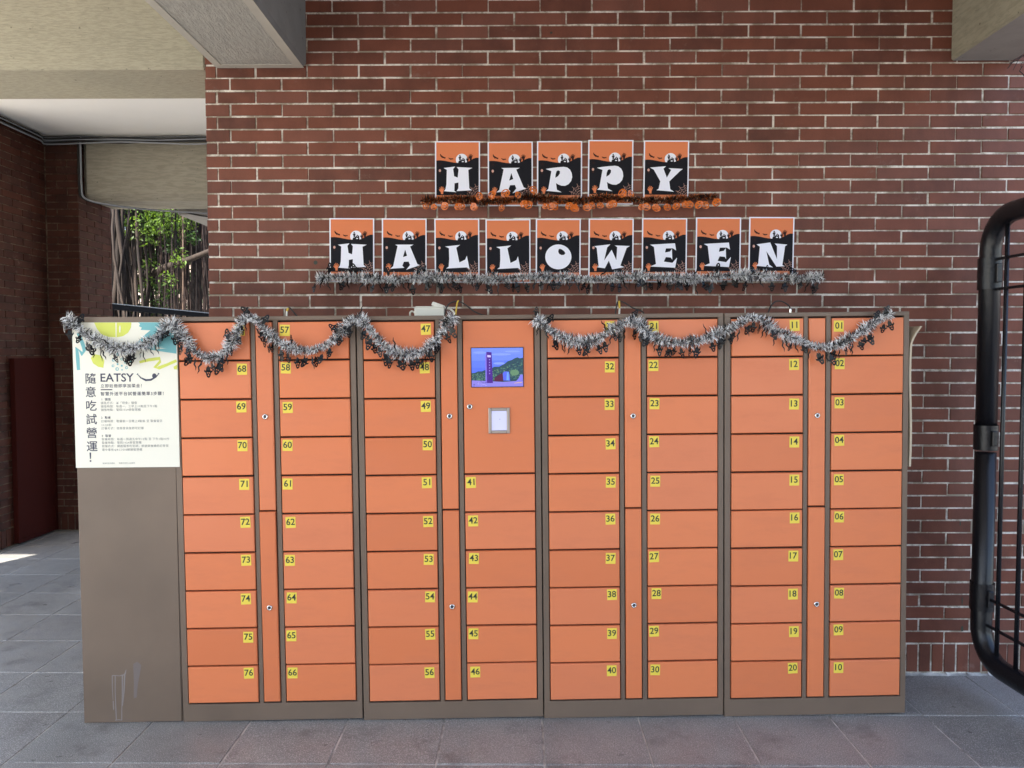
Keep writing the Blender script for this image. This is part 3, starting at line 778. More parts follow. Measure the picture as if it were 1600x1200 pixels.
# ------------------------------------------------------------------ letter sheets on the wall
def nrm(pts, x0, y0, w): return [((x - x0) / w, -(y - y0) / w) for x, y in pts]
LET = {}
LET['H'] = [nrm([(235, 522), (418, 500), (386, 538), (402, 650), (458, 672), (472, 545), (442, 508), (690, 520), (625, 552), (640, 838), (682, 868), (440, 882), (468, 838), (470, 748), (408, 760), (405, 878), (437, 898), (240, 882), (265, 850), (280, 780), (287, 550)], 100, 105, 708)]
LET['A'] = [nrm([(1118, 522), (1410, 520), (1352, 548), (1468, 825), (1510, 842), (1292, 915), (1352, 840), (1330, 787), (1255, 790), (1230, 852), (1262, 885), (1035, 900), (1085, 862), (1155, 545)], 905, 112, 708), nrm([(1275, 600), (1305, 695), (1240, 718)], 905, 112, 708)]
LET['P'] = [nrm([(275, 450), (335, 440), (430, 428), (515, 422), (560, 430), (600, 460), (622, 505), (629, 560), (615, 612), (580, 652), (535, 674), (485, 672), (440, 655), (412, 638), (425, 725), (488, 760), (280, 740), (310, 715), (330, 600), (350, 478)], 157, 80, 605), nrm([(440, 468), (465, 480), (463, 512), (440, 545), (402, 568), (408, 515), (420, 480)], 157, 80, 605)]
LET['Y'] = [nrm([(975, 448), (1190, 430), (1155, 462), (1202, 582), (1258, 480), (1222, 455), (1415, 465), (1375, 495), (1235, 632), (1250, 735), (1300, 768), (1065, 748), (1095, 728), (1115, 630), (1025, 475)], 890, 88, 606)]
LET['L'] = [nrm([(265, 502), (500, 478), (440, 522), (488, 752), (580, 708), (605, 648), (648, 862), (605, 830), (278, 846), (318, 818), (328, 700), (325, 530)], 97, 68, 706)]
LET['E'] = [nrm([(200, 480), (598, 458), (618, 572), (565, 538), (455, 540), (440, 605), (520, 590), (550, 548), (558, 722), (535, 685), (455, 678), (422, 750), (560, 770), (635, 685), (605, 848), (205, 828), (298, 788), (262, 515)], 70, 58, 722)]
LET['N'] = [nrm([(195, 448), (380, 422), (475, 645), (472, 470), (440, 435), (612, 450), (582, 470), (550, 725), (582, 742), (470, 748), (330, 540), (372, 720), (425, 758), (195, 738), (222, 715), (240, 480)], 92, 78, 612)]
LET['O'] = [nrm([(440 + 206 * math.cos(t * math.pi / 18), 718 + 195 * math.sin(t * math.pi / 18)) for t in range(36)], 84, 122, 708), nrm([(460, 590), (490, 598), (525, 622), (552, 660), (530, 686), (490, 690), (455, 672), (438, 640), (442, 605)], 84, 122, 708)]
LET['W'] = [nrm([(990, 552), (1245, 522), (1195, 570), (1148, 775), (1265, 608), (1340, 770), (1352, 565), (1310, 540), (1552, 548), (1500, 580), (1405, 855), (1470, 880), (1275, 915), (1222, 778), (1160, 898), (1025, 880), (1062, 868), (1030, 580)], 900, 118, 710)]
def art(pts): return nrm(pts, 100, 105, 708)
hillp = art([(121, 945), (121, 405), (160, 402), (200, 403), (260, 410), (330, 425), (400, 437), (470, 442), (540, 442), (600, 432), (650, 408), (700, 378), (745, 362), (788, 362), (788, 945)])
def bat(cx_, cy_, s_, a_):
    raw = [(-50, -18), (-38, -26), (-28, -10), (-14, -16), (-8, -4), (0, -14), (8, -4), (18, -12), (30, -4), (40, -16), (52, -4), (46, 16), (34, 8), (22, 16), (12, 10), (2, 26), (-8, 12), (-22, 12), (-34, 4)]
    return art([(cx_ + s_ * (x * math.cos(a_) - y * math.sin(a_)), cy_ + s_ * (x * math.sin(a_) + y * math.cos(a_))) for x, y in raw])
castle = art([(466, 446), (470, 418), (482, 410), (480, 372), (468, 362), (480, 346), (480, 335), (492, 316), (505, 335), (508, 350), (516, 360), (505, 374), (508, 400), (516, 398), (518, 384), (530, 380), (540, 360), (554, 378), (566, 376), (570, 395), (575, 446)])
def hand(cx_, cy_, s_):
    raw = [(-14, 62), (-16, 30), (-34, 12), (-46, -8), (-38, -14), (-24, 2), (-34, -38), (-26, -42), (-14, -8), (-12, -56), (-2, -56), (2, -10), (12, -52), (22, -50), (16, -6), (34, -36), (42, -30), (28, 4), (20, 34), (20, 62)]
    return art([(cx_ + s_ * x, cy_ + s_ * y) for x, y in raw])
webc = (800, 965)
webs = []
for a_ in (180, 203, 226, 250, 272):
    t = math.radians(a_); webs.append(stroke(art([webc, (webc[0] + 210 * math.cos(t), webc[1] + 210 * math.sin(t))]), 0.0055))
for r_ in (60, 100, 140, 178):
    for a0, a1 in ((180, 203), (203, 226), (226, 250), (250, 270)):
        t0, t1 = math.radians(a0), math.radians(a1); tm = (t0 + t1) / 2
        webs.append(stroke(art([(webc[0] + r_ * math.cos(t0), webc[1] + r_ * math.sin(t0)), (webc[0] + r_ * .86 * math.cos(tm), webc[1] + r_ * .86 * math.sin(tm)), (webc[0] + r_ * math.cos(t1), webc[1] + r_ * math.sin(t1))]), 0.005))
webs = [[(min(a, 0.972), max(b, -1.215)) for a, b in w] for w in webs]
rng = random.Random(31)
base_sheet = MB()
S = 0.2095
def fx(p): return (p[0] * S, p[1] * S)
L_ = 0.00035
base_sheet.box((0, 0, -1.4142 * S), (S, 0.0003, 0), 'paper')
base_sheet.poly(art([(121, 1085), (788, 1085), (788, 124), (121, 124)]), -L_, 'p_orange', fx)
base_sheet.poly(circle(0.594, -0.405, 0.131, 28), -2 * L_, 'paper', fx)
base_sheet.poly(hillp, -3 * L_, 'p_black', fx)
base_sheet.poly(castle, -4 * L_, 'p_black', fx)
for q in (circle(0.551, -0.342, 0.008, 8), circle(0.553, -0.42, 0.009, 8), circle(0.622, -0.40, 0.010, 8), art([(523, 430), (552, 430), (552, 414), (523, 414)])): base_sheet.poly(q, -5 * L_, 'paper', fx)
base_sheet.poly(bat(218, 345, 1.05, 0.45), -2 * L_, 'p_dark', fx); base_sheet.poly(bat(350, 378, .76, 0.0), -2 * L_, 'p_dark', fx)
base_sheet.poly(hand(660, 352, .85), -4 * L_, 'p_dark', fx); base_sheet.poly(hand(612, 390, .62), -4 * L_, 'p_dark', fx)
base_sheet.poly(circle(0.11, -0.645, 0.026, 12, 0.032), -4 * L_, 'p_pink', fx); base_sheet.poly(circle(0.113, -0.70, 0.02, 10, 0.026), -4 * L_, 'p_dark', fx)
for a_ in range(8):
    t = a_ * math.pi / 4 + .2; base_sheet.poly(stroke([(0.12, -0.50), (0.12 + .06 * math.cos(t), -0.50 + .06 * math.sin(t))], 0.006), -4 * L_, 'p_dark', fx)
base_sheet.poly(hand(208, 865, 1.02), -5 * L_, 'p_orange', fx)
for k, w in enumerate(webs): base_sheet.poly(w, -(4 + (k % 4)) * L_, 'p_pink', fx)
nums = ['first', 'second', 'third', 'fourth', 'fifth', 'sixth', 'seventh', 'eighth', 'ninth']
def sheet(ch, x, z, label, grp):
    b = MB(); b.v = list(base_sheet.v); b.f = list(base_sheet.f); b.m = list(base_sheet.m); b.mats = list(base_sheet.mats)
    b.poly(LET[ch], -8.5 * L_, 'paper', fx)
    # paper is never quite flat: bow it a little in depth
    ph = rng.uniform(0, 6); am = rng.uniform(0.0004, 0.0016)
    o = b.build('letter_sheet', None, (x, -0.0045, z), (rng.uniform(0.0, .007), rng.uniform(-.006, .006), rng.uniform(-.004, .004)))
    return tag(o, label=label, cat='poster', group=grp)
row1 = [('H', .7125, 2.511), ('A', .957, 2.508), ('P', 1.186, 2.510), ('P', 1.4235, 2.515), ('Y', 1.681, 2.512)]
row2 = [('H', .218, 2.158), ('A', .463, 2.156), ('L', .708, 2.154), ('L', .9465, 2.151), ('O', 1.181, 2.153), ('W', 1.427, 2.154), ('E', 1.675, 2.155), ('E', 1.925, 2.158), ('N', 2.172, 2.160)]
l1 = ['sheet with the white letter H in the upper word HAPPY', 'sheet with the white letter A in the upper word HAPPY', 'sheet with the first letter P of HAPPY, beside the A', 'sheet with the second letter P of HAPPY, beside the Y', 'sheet with the white letter Y ending the word HAPPY']
l2 = ['sheet with the white letter H beginning the lower word HALLOWEEN', 'sheet with the white letter A in the lower word HALLOWEEN', 'sheet with the first letter L of HALLOWEEN, beside the A', 'sheet with the second letter L of HALLOWEEN, beside the O', 'sheet with the round white letter O of HALLOWEEN', 'sheet with the white letter W of HALLOWEEN', 'sheet with the first letter E of HALLOWEEN, beside the W', 'sheet with the second letter E of HALLOWEEN, beside the N', 'sheet with the white letter N ending HALLOWEEN']
for (c_, x, z), l in zip(row1, l1): sheet(c_, x, z, l, 'halloween letter sheets taped to the brick wall')
for (c_, x, z), l in zip(row2, l2): sheet(c_, x, z, l, 'halloween letter sheets taped to the brick wall')

# ------------------------------------------------------------------ tinsel garlands
def garland_strands(path, m, dens, rad, seed, flat_back=None, width=0.0030):
    rg = random.Random(seed); b = MB()
    P = path; L = [0]
    for a, c in zip(P, P[1:]): L.append(L[-1] + (c - a).length)
    tot = L[-1]; n_ = int(tot * dens); i = 0
    for k in range(n_):
        s = tot * k / n_
        while L[i + 1] < s: i += 1
        t = (s - L[i]) / (L[i + 1] - L[i]); p = P[i].lerp(P[i + 1], t); tg = (P[i + 1] - P[i]).normalized()
        an = rg.uniform(0, 2 * math.pi); up = Vector((0, 0, 1)) if abs(tg.z) < .9 else Vector((1, 0, 0))
        n1 = tg.cross(up).normalized(); n2 = tg.cross(n1)
        clump = 0.78 + 0.22 * math.sin(s * 38 + math.sin(s * 17) * 2)
        d = (n1 * math.cos(an) + n2 * math.sin(an) + tg * rg.uniform(-.55, .55)).normalized()
        ln = rad * rg.uniform(.72, 1.22) * clump
        q = p + d * ln
        if flat_back is not None and q.y > flat_back(q): q.y = flat_back(q) - rg.uniform(0, .004)
        mid = p + (q - p) * .55 + Vector((rg.uniform(-1, 1), rg.uniform(-1, 1), rg.uniform(-1, 1))) * rad * .13
        sd = d.cross(Vector((rg.uniform(-1, 1), rg.uniform(-1, 1), rg.uniform(-1, 1)))).normalized() * width * rg.uniform(.6, 1.1)
        b.add([p - sd * .5, p + sd * .5, mid + sd * .55, mid - sd * .55, q], [(0, 1, 2, 3), (3, 2, 4)], m)
    return b
def foil_shape(kind, rg, m):
    """a small cut-out foil charm, hanging from the origin"""
    if kind == 'ghost':
        out = [(0, 0), (.004, -.006), (.008, -.010), (.0085, -.020), (.012, -.022), (.0165, -.016), (.017, -.024), (.010, -.031), (.0085, -.040), (.004, -.048), (-.001, -.050), (-.006, -.047), (-.0085, -.040), (-.010, -.031), (-.017, -.025), (-.0155, -.017), (-.011, -.022), (-.0085, -.020), (-.007, -.010), (-.003, -.006)]
        holes = [circle(-.0033, -.0300, .0021, 7, .0026), circle(.0033, -.0300, .0021, 7, .0026), circle(0, -.0395, .0024, 8, .0032)]
    elif kind == 'streamer':
        out = stroke([(0, 0), (.002, -.012), (-.003, -.024), (.003, -.036), (.001, -.048)], [.003, .007, .006, .005, .001]); holes = []
    else:
        out = [(0, 0), (.003, .001), (.003, -.005)] + [(.022 * math.cos(a) * (1 + .04 * math.cos(3 * a)), -.022 + .018 * math.sin(a)) for a in [math.radians(80 - 17.6 * i) for i in range(20)]] + [(-.003, -.004)]
        holes = [[(-.0125, -.020), (-.004, -.020), (-.0085, -.0115)], [(.004, -.020), (.0125, -.020), (.0085, -.0115)], [(-.0025, -.0245), (.0025, -.0245), (0, -.0195)], [(-.0145, -.0245), (-.007, -.0295), (0, -.0275), (.007, -.0295), (.0145, -.0245), (.008, -.0355), (0, -.0345), (-.008, -.0355)]]
    b = MB(); b.poly([out] + holes if holes else [out], 0, m)
    # bend the foil
    ka = rg.uniform(-12, 12)
    b.v = [(x, y + ka * x * x + rg.uniform(-6, 6) * 0 + 2.5 * z * z, z) for x, y, z in b.v]
    me = bpy.data.meshes.new('foil_charm'); me.from_pydata(b.v, [], b.f); me.materials.append(MAT[m]); return me
rgm = random.Random(8)
ghosts = [foil_shape('ghost', rgm, 'foil') for _ in range(5)] + [foil_shape('streamer', rgm, 'foil') for _ in range(3)]
pumpkins = [foil_shape('pumpkin', rgm, 'foil_o') for _ in range(6)]
def garland(name, pts, label, m, charms, cname, nch, rad=0.037, dens=6000, seed=1, back=None, swing=0.9, size=1.0, both=0.13):
    root = empty(name, tuple(pts[0]), label=label, cat='garland', group='tinsel garlands')
    root.location = (0, 0, 0)
    path = smooth_path(pts, 10); rg = random.Random(seed)
    b = MB(); b.tube(path, 0.0012, 'cable_grey', 5); b.build('core_wire', root)
    tag(garland_strands(path, m, dens, rad, seed, back).build('tinsel', root), kind='stuff')
    L = [0]
    for a, c in zip(path, path[1:]): L.append(L[-1] + (c - a).length)
    for k in range(nch):
        s = L[-1] * (k + .5 + rg.uniform(-.4, .4)) / nch
        i = max(j for j in range(len(L) - 1) if L[j] <= s); p = path[i]
        up = rg.random() < both
        rz = rg.uniform(-swing, swing); ry = rg.uniform(-.6, .6) + (math.pi * rg.uniform(.65, 1.35) if up else 0)
        o = link(cname, rg.choice(charms), root, (p.x, p.y - 0.008 - .014 * rg.random(), p.z + (rad * .35 if up else -rad * rg.uniform(.35, .75))))
        o.rotation_euler = (rg.uniform(-.35, .25), ry, rz); k_ = size * rg.uniform(.85, 1.2); o.scale = (k_, k_, k_)
    return root
def cabp(s, z, out=0.034):
    p = A + ex * s; nn = Vector((ex.y, -ex.x, 0)); return (p.x + nn.x * out, p.y + nn.y * out, z)
def cab_back(q):      # the locker fronts
    return A.y + (q.x - A.x) * ex.y / ex.x - 0.009
def wall_back(q): return -0.006
g1 = [(-.425, 1.675), (-.390, 1.645), (-.324, 1.592), (-.26, 1.560), (-.196, 1.545), (-.13, 1.560), (-.067, 1.590), (-.025, 1.640), (.005, 1.645), (.04, 1.600), (.087, 1.540), (.130, 1.512), (.17, 1.510), (.216, 1.545), (.248, 1.600), (.272, 1.655), (.309, 1.676), (.345, 1.650), (.373, 1.615), (.42, 1.575), (.48, 1.548), (.55, 1.540), (.62, 1.565), (.665, 1.605), (.698, 1.650), (.737, 1.671), (.776, 1.640), (.82, 1.580), (.87, 1.540), (.935, 1.522), (1.0, 1.535), (1.055, 1.580), (1.09, 1.630), (1.128, 1.680)]
g2 = [(1.45, 1.668), (1.49, 1.645), (1.547, 1.600), (1.60, 1.580), (1.66, 1.572), (1.72, 1.590), (1.77, 1.625), (1.824, 1.652), (1.863, 1.655), (1.90, 1.625), (1.95, 1.590), (2.022, 1.572), (2.10, 1.572), (2.16, 1.590), (2.207, 1.612), (2.26, 1.632), (2.31, 1.662), (2.353, 1.675), (2.40, 1.650), (2.46, 1.610), (2.527, 1.583), (2.59, 1.560), (2.65, 1.553), (2.70, 1.567), (2.75, 1.592), (2.81, 1.630), (2.86, 1.665), (2.915, 1.690)]
garland('tinsel_garland', [cabp(*q) for q in g1], 'silver and black tinsel garland swagged across the left lockers and the advert board', 'tinsel', ghosts, 'foil_charm', 96, size=0.92, seed=41, back=cab_back, dens=4400)
garland('tinsel_garland', [cabp(*q) for q in g2], 'silver and black tinsel garland swagged across the two right locker banks', 'tinsel', ghosts, 'foil_charm', 76, size=0.92, seed=42, back=cab_back, dens=4400)
rg = random.Random(5)
g3 = [Vector((0.160 + i * 0.0975, -0.034, 1.873 + 0.007 * math.sin(i * 1.3) + rg.uniform(-.004, .004) + 0.010 * (i / 24.0))) for i in range(25)]
garland('tinsel_garland', g3, 'straight silver and black tinsel garland on the wall under the word HALLOWEEN', 'tinsel', ghosts, 'foil_charm', 96, size=0.95, seed=43, back=wall_back, dens=4400, rad=0.036)
g4 = [Vector((0.655 + i * 0.1045, -0.030, 2.236 + 0.006 * math.sin(i * 1.7) + rg.uniform(-.004, .004) + (0.012 if i == 13 else 0))) for i in range(14)]
garland('tinsel_garland', g4, 'black and orange tinsel garland with pumpkin charms under the word HAPPY', 'tinsel_o', pumpkins, 'pumpkin_charm', 40, seed=44, back=wall_back, dens=4400, rad=0.030, both=.12, size=0.84, swing=.7)

# ------------------------------------------------------------------ things on top of the lockers
def topz(s): return 1.675 + (s > .744) * .004 + (s > 1.497) * .007 + (s > 2.25) * .007
def tp(s, d, h):  # s along, d depth behind the front, h above the top
    p = A + ex * s; return (p.x - ex.y * d, p.y + ex.x * d, topz(s) + h)
ab = empty('adapter_box', tp(0.955, 0.09, 0.001), (0, 0, TILT + .05), label='small off-white power adapter box lying on top of the lockers', cat='adapter')
mb = MB(); mb.cbox((0, 0, 0), (0.125, 0.07, 0.040), 0.003, 'white_plastic'); mb.build('housing', ab)
mb = MB(); mb.cbox((0.004, 0.004, 0.040), (0.121, 0.066, 0.046), 0.002, 'white_plastic'); mb.build('lid', ab)
mb = MB(); mb.tube(smooth_path([(0.0, 0.03, 0.02), (-0.012, 0.03, 0.026), (-0.020, 0.035, 0.018), (-0.018, 0.04, 0.0)], 5), 0.004, 'white_plastic', 7); mb.build('cable_stub', ab, smooth=True)
pg = empty('power_plug', tp(1.035, 0.12, 0.048), (0, 0.35, TILT), label='white plug with its lead resting on the adapter box', cat='plug')
mb = MB(); mb.cbox((-0.012, -0.01, -0.001), (0.046, 0.012, 0.018), 0.004, 'white_plastic'); mb.build('plug_body', pg)
mb = MB(); mb.tube(smooth_path([(0.044, 0, 0.008), (0.07, -.01, 0.012), (0.095, -.03, 0.0), (0.10, -.05, -.02), (.10, -.05, -.05)], 5), 0.0045, 'white_plastic', 7); mb.build('lead', pg, smooth=True)
def cord(name, pts, label, m='black', r=0.003, tape=None):
    e = empty(name, (0, 0, 0), label=label, cat='cable'); b = MB(); b.tube(smooth_path([tp(*q) for q in pts], 8), r, m, 7); b.build('wire', e, smooth=True)
    for t in (tape or []):
        b = MB(); b.tube(smooth_path([tp(*q) for q in t[1]], 4), t[0], t[2], 7); b.build(t[3], e, smooth=True)
cord('black_cable', [(1.082, .10, -.002), (1.085, .10, .03), (1.105, .09, .060), (1.140, .08, .066), (1.17, .07, .052), (1.21, .06, .022), (1.26, .05, .004), (1.30, .05, .004)], 'black cable looping up beside the adapter box, tied with yellow tape',
     tape=[(.0035, [(1.128, .07, .002), (1.132, .07, .03), (1.136, .075, .060), (1.142, .075, .070)], 'tape', 'tape'), (.0028, [(1.13, .06, .004), (1.26, .055, .006), (1.36, .05, .008), (1.42, .05, .002)], 'darkred', 'red_wire')])
cord('black_cable', [(1.800, .08, .0), (1.803, .08, .03), (1.812, .08, .060), (1.835, .07, .055), (1.87, .06, .032), (1.895, .05, .022), (1.91, .03, .010), (1.895, .01, -.004)], 'black cable looping over the locker top above lockers 21 and 31',
     tape=[(.0038, [(1.815, .075, .0), (1.817, .075, .03)], 'white_plastic', 'white_sleeve'), (.0042, [(1.817, .075, .03), (1.815, .075, .062)], 'tape', 'tape')])
cord('black_cable', [(2.425, .02, -.004), (2.44, .05, .012), (2.46, .08, .036), (2.485, .10, .054), (2.515, .11, .056), (2.545, .11, .040), (2.553, .11, .024)], 'black cable arching over the locker top above locker 11',
     tape=[(.006, [(2.553, .11, .0), (2.553, .11, .026)], 'chrome', 'connector')])
cord('black_cable', [(0.428, .06, .0), (0.432, .06, .03), (0.442, .06, .042), (0.456, .05, .030), (0.475, .05, .008), (.49, .05, .0)], 'short black cable end sticking up above locker 57',
     tape=[(.004, [(0.432, .05, .0), (0.434, .05, .028)], 'white_plastic', 'white_sleeve'), (.0045, [(0.434, .05, .026), (0.438, .055, .040)], 'tape', 'tape')])

# warped pale strip on the right flank of the lockers
ws = MB(); q = []
for i in range(26):
    t = i / 25; z = 1.055 + t * 0.585
    x = 0.004 + 0.003 * math.sin(t * 7) + (0.040 * max(0, (t - .86) / .14) ** 1.6)
    q.append((x, z))
y0, y1 = -0.03, 0.24
for s_ in range(len(q) - 1):
    (xa, za), (xb, zb_) = q[s_], q[s_ + 1]; th = 0.0085
    ws.add([(xa, y0, za), (xa + th, y0, za), (xb + th, y0, zb_), (xb, y0, zb_), (xa, y1, za), (xa + th, y1, za), (xb + th, y1, zb_), (xb, y1, zb_)],
           [(0, 1, 2, 3), (1, 5, 6, 2), (4, 0, 3, 7), (5, 4, 7, 6)] + ([(0, 4, 5, 1)] if s_ == 0 else []) + ([(3, 2, 6, 7)] if s_ == len(q) - 2 else []), 'foam')
o = ws.build('foam_strip', None, tuple(A + ex * 3.028 + Vector((0, 0.035, 0)))); o.rotation_euler = (0, -LEAN, TILT)
tag(o, label='pale warped foam strip curling off the right side of the lockers', cat='strip')

# ------------------------------------------------------------------ black gate
gt = empty('steel_gate', (3.172, -0.2, 0), (0, 0.0, 0.045), label='black enamelled pipe frame gate with thin bars at the right edge', cat='gate')
def arc(cy_, cz_, r_, a0, a1, n_=7): return [(0, cy_ + r_ * math.cos(math.radians(a0 + (a1 - a0) * i / n_)), cz_ + r_ * math.sin(math.radians(a0 + (a1 - a0) * i / n_))) for i in range(n_ + 1)]
GR = 0.043; GL = 1.25; zt_, zb_ = 2.125, 0.165; rb = 0.15
loop = [(0, 0, 1.1)] + arc(-rb, zt_ - rb, rb, 0, 90) + arc(-GL + rb, zt_ - rb, rb, 90, 180) + arc(-GL + rb, zb_ + rb, rb, 180, 270) + arc(-rb, zb_ + rb, rb, 270, 360) + [(0, 0, 1.09)]
mb = MB(); mb.tube(loop, GR, 'black_gloss', 20); mb.build('frame', gt, smooth=True)
for i in range(9):
    y = -0.108 - 0.120 * i
    zt2 = zt_ - GR + .01 if y > -GL + .15 else zt_ - .1
    if y < -GL + 0.1: break
    mb = MB(); mb.tube([(0, y, zb_ + .03), (0, y, 1.1), (0, y, zt_ - .03)], 0.0095, 'black_gloss', 10); mb.build('bar', gt, smooth=True)
for z in (1.935, 1.805, 0.445, 0.325):
    mb = MB(); mb.box((-0.004, -GL + .02, z - 0.006), (0.004, -0.02, z + 0.006), 'black_gloss')
    mb.build('cross_bar', gt)
for z, h in ((1.875, .068), (1.155, .055), (0.445, .062)):
    mb = MB(); mb.tube([(0, 0, z - h), (0, 0, z + h)], GR + 0.006, 'black_gloss', 24, cap=False); mb.build('collar', gt, smooth=True)
    mb = MB(); mb.cbox((-0.012, -0.066, z - h * .6), (0.012, -GR + .004, z + h * .6), .003, 'black_gloss'); mb.build('hinge_plate', gt)
mb = MB(); mb.tube([(0.01, -GL - 0.115, 0.0), (0.01, -GL - 0.115, 2.4)], 0.05, 'black_gloss', 16); mb.build('hinge_post', gt, smooth=False)
for z in (0.5, 1.7):
    mb = MB(); mb.box((-0.01, -GL - .10, z), (0.02, -GL, z + .06), 'black_gloss'); mb.build('hinge', gt)

# dry creeper twigs at the top right beam
tw = empty('dry_twigs', (0, 0, 0), label='dry creeper twigs hanging from the top right beam against the bricks', cat='twigs')
def X(u, v, y=-0.02): 
    d = y + 3.615; return (1.101 + (u - 810) / 1202 * d, y, 1.533 - (v - 550) / 1202 * d - 0.005)
for k, pl in enumerate(([(1582, 95), (1572, 103), (1561, 107)], [(1580, 94), (1575, 99), (1568, 102), (1558, 115)], [(1582, 96), (1585, 103), (1592, 109)], [(1580, 112), (1576, 119), (1582, 124), (1586, 132), (1585, 162)], [(1586, 108), (1580, 106), (1577, 112), (1580, 112)], [(1597, 74), (1600, 88)], [(1575, 100), (1571, 108), (1566, 118)])):
    b = MB(); b.tube([X(*q) for q in pl], 0.0022 if k < 4 else .0014, 'bark', 5); b.build('twig', tw)
# small dark wall plugs and stains
mk_ = MB()
for u_, v_, w_, h_ in ((494, 409, .010, .010), (1519, 700, 0.0, 0.0), (1509, 984, .006, .014), (1502, 817, .003, .012), (1508, 940, .003, .02), (860, 59, .006, .005)):
    if w_:
        x_, _, z_ = X(u_, v_, 0.0); mk_.poly(circle(x_, z_, w_, 8, h_), -0.0022, 'digit')
mk_.build('wall_plug', wall)

# ------------------------------------------------------------------ fence and trees beyond the opening
fn = empty('steel_fence', (0, 0, 0), label='black steel fence with a wide top rail beyond the passage', cat='fence')
fa, fb = Vector((-2.80, 3.62, 2.0)), Vector((-2.40, 6.4, 2.0)); fb = Vector((-1.35, 6.1, 2.0))
fa = Vector((-2.80, 3.58, 1.99)); fb = Vector((-2.50, 6.2, 1.99))
fdir = (fb - fa).normalized()
mb = MB(); s1 = Vector((-fdir.y, fdir.x, 0)) * .03
v = []
for p in (fa, fb):
    for sx, z in ((-1, -.05), (1, -.05), (1, .0), (-1, .0)): v.append(p + s1 * sx + Vector((0, 0, z)))
mb.add(v, [(0, 1, 5, 4), (1, 2, 6, 5), (2, 3, 7, 6), (3, 0, 4, 7), (3, 2, 1, 0), (4, 5, 6, 7)], 'fence_black'); mb.build('top_rail', fn)
mb = MB(); v = []
for p in (fa, fb):
    for sx, z in ((-.9, .002), (.3, .002), (.3, .010), (-.9, .010)): v.append(p + s1 * sx + Vector((0, 0, z)))
mb.add(v, [(0, 1, 5, 4), (1, 2, 6, 5), (2, 3, 7, 6), (3, 0, 4, 7), (3, 2, 1, 0), (4, 5, 6, 7)], 'cable_light'); mb.build('rail_cap', fn)
n_ = 22
for i in range(n_):
    p = fa.lerp(fb, (i + .3) / n_)
    b = MB(); b.tube([(p.x, p.y, -0.06), (p.x, p.y, 1.945)], 0.011, 'fence_black', 6); b.build('baluster', fn)

def leaf_cloud(mb, c, r, n_, m, rg, size=0.05):
    for _ in range(n_):
        while True:
            p = Vector((rg.uniform(-1, 1), rg.uniform(-1, 1), rg.uniform(-1, 1)))
            if p.length < 1: break
        p = Vector(c) + Vector((p.x * r[0], p.y * r[1], p.z * r[2]))
        a = Vector((rg.uniform(-1, 1), rg.uniform(-1, 1), rg.uniform(-1, 1))).normalized()
        b_ = a.cross(Vector((rg.uniform(-1, 1), rg.uniform(-1, 1), rg.uniform(-1, 1)))).normalized()
        s_ = size * rg.uniform(.6, 1.2)
        mb.add([p - a * s_, p + b_ * s_ * .42, p + a * s_, p - b_ * s_ * .42], [(0, 1, 2, 3)], m)
def at_(u, v, d):   # place by direction and distance
    return Vector((1.101 + (u - 810) / 1202 * d, d - 3.615, 1.533 - (v - 550) / 1202 * d))
# banyan 1: big trunk at the left of the opening
rg = random.Random(77)
bt = empty('banyan_tree', (-3.5, 5.3, 0), label='large banyan tree at the left of the opening, with twisted trunk and bright leaves', cat='tree'); bt.location = (0, 0, 0)
mb = MB()
for k in range(34):
    bx, by = -3.64 + 0.014 * k + rg.uniform(-.04, .04), 5.3 + rg.uniform(-.35, .35)
    f1, f2, w_ = rg.uniform(.8, 2.2), rg.uniform(.8, 2.0), rg.uniform(.007, .028)
    pts = [(bx + .045 * math.sin(i * f1 * .5 + k) + rg.uniform(-.012, .012), by + .05 * math.cos(i * f2 * .5 + k), -0.1 + i * .3) for i in range(19)]
    mb.tube(pts, [w_ * rg.uniform(.8, 1.15) for i in range(19)], 'bark', 7)
mb.build('trunk', bt, smooth=True)
def limb(ps, rs, par):
    b = MB(); pts = smooth_path(ps, 5); n2 = len(pts)
    b.tube(pts, [rs[0] + (rs[1] - rs[0]) * i / (n2 - 1) for i in range(n2)], 'bark', 8); b.build('limb', par, smooth=True)
limb([at_(180, 455, 9.2), at_(215, 437, 9.1), at_(235, 428, 9.0), at_(262, 417, 8.9), at_(290, 408, 8.9), at_(330, 392, 8.9)], (.065, .030), bt)
limb([at_(185, 415, 9.2), at_(200, 395, 9.3), at_(225, 378, 9.4), at_(255, 366, 9.6), at_(300, 340, 9.8)], (.08, .035), bt)
limb([at_(262, 365, 9.6), at_(262, 340, 9.6), at_(258, 300, 9.7), at_(250, 250, 9.8)], (.045, .03), bt)
limb([at_(215, 412, 9.0), at_(222, 403, 9.0), at_(232, 393, 9.0)], (.02, .008), bt)
b = MB()
for u_, v_, d_, rr_, n2 in ((212, 352, 9.0, .28, 330), (240, 340, 8.9, .30, 520), (228, 362, 8.8, .24, 240), (262, 345, 8.9, .26, 300), (278, 338, 9.1, .26, 260), (292, 350, 9.2, .16, 90), (205, 368, 9.3, .2, 120), (225, 322, 9.0, .4, 260), (270, 315, 9.0, .4, 260),
                            (283, 398, 8.9, .10, 40), (278, 408, 8.8, .10, 40), (235, 414, 8.9, .10, 45), (216, 425, 9.0, .10, 40), (232, 440, 8.9, .10, 35), (262, 436, 8.8, .12, 45), (212, 448, 9.2, .15, 60), (205, 460, 9.2, .16, 60), (240, 462, 9.4, .16, 50)):
    leaf_cloud(b, at_(u_, v_, d_), (rr_, rr_, rr_ * .8), n2, 'leaf', rg, .026)
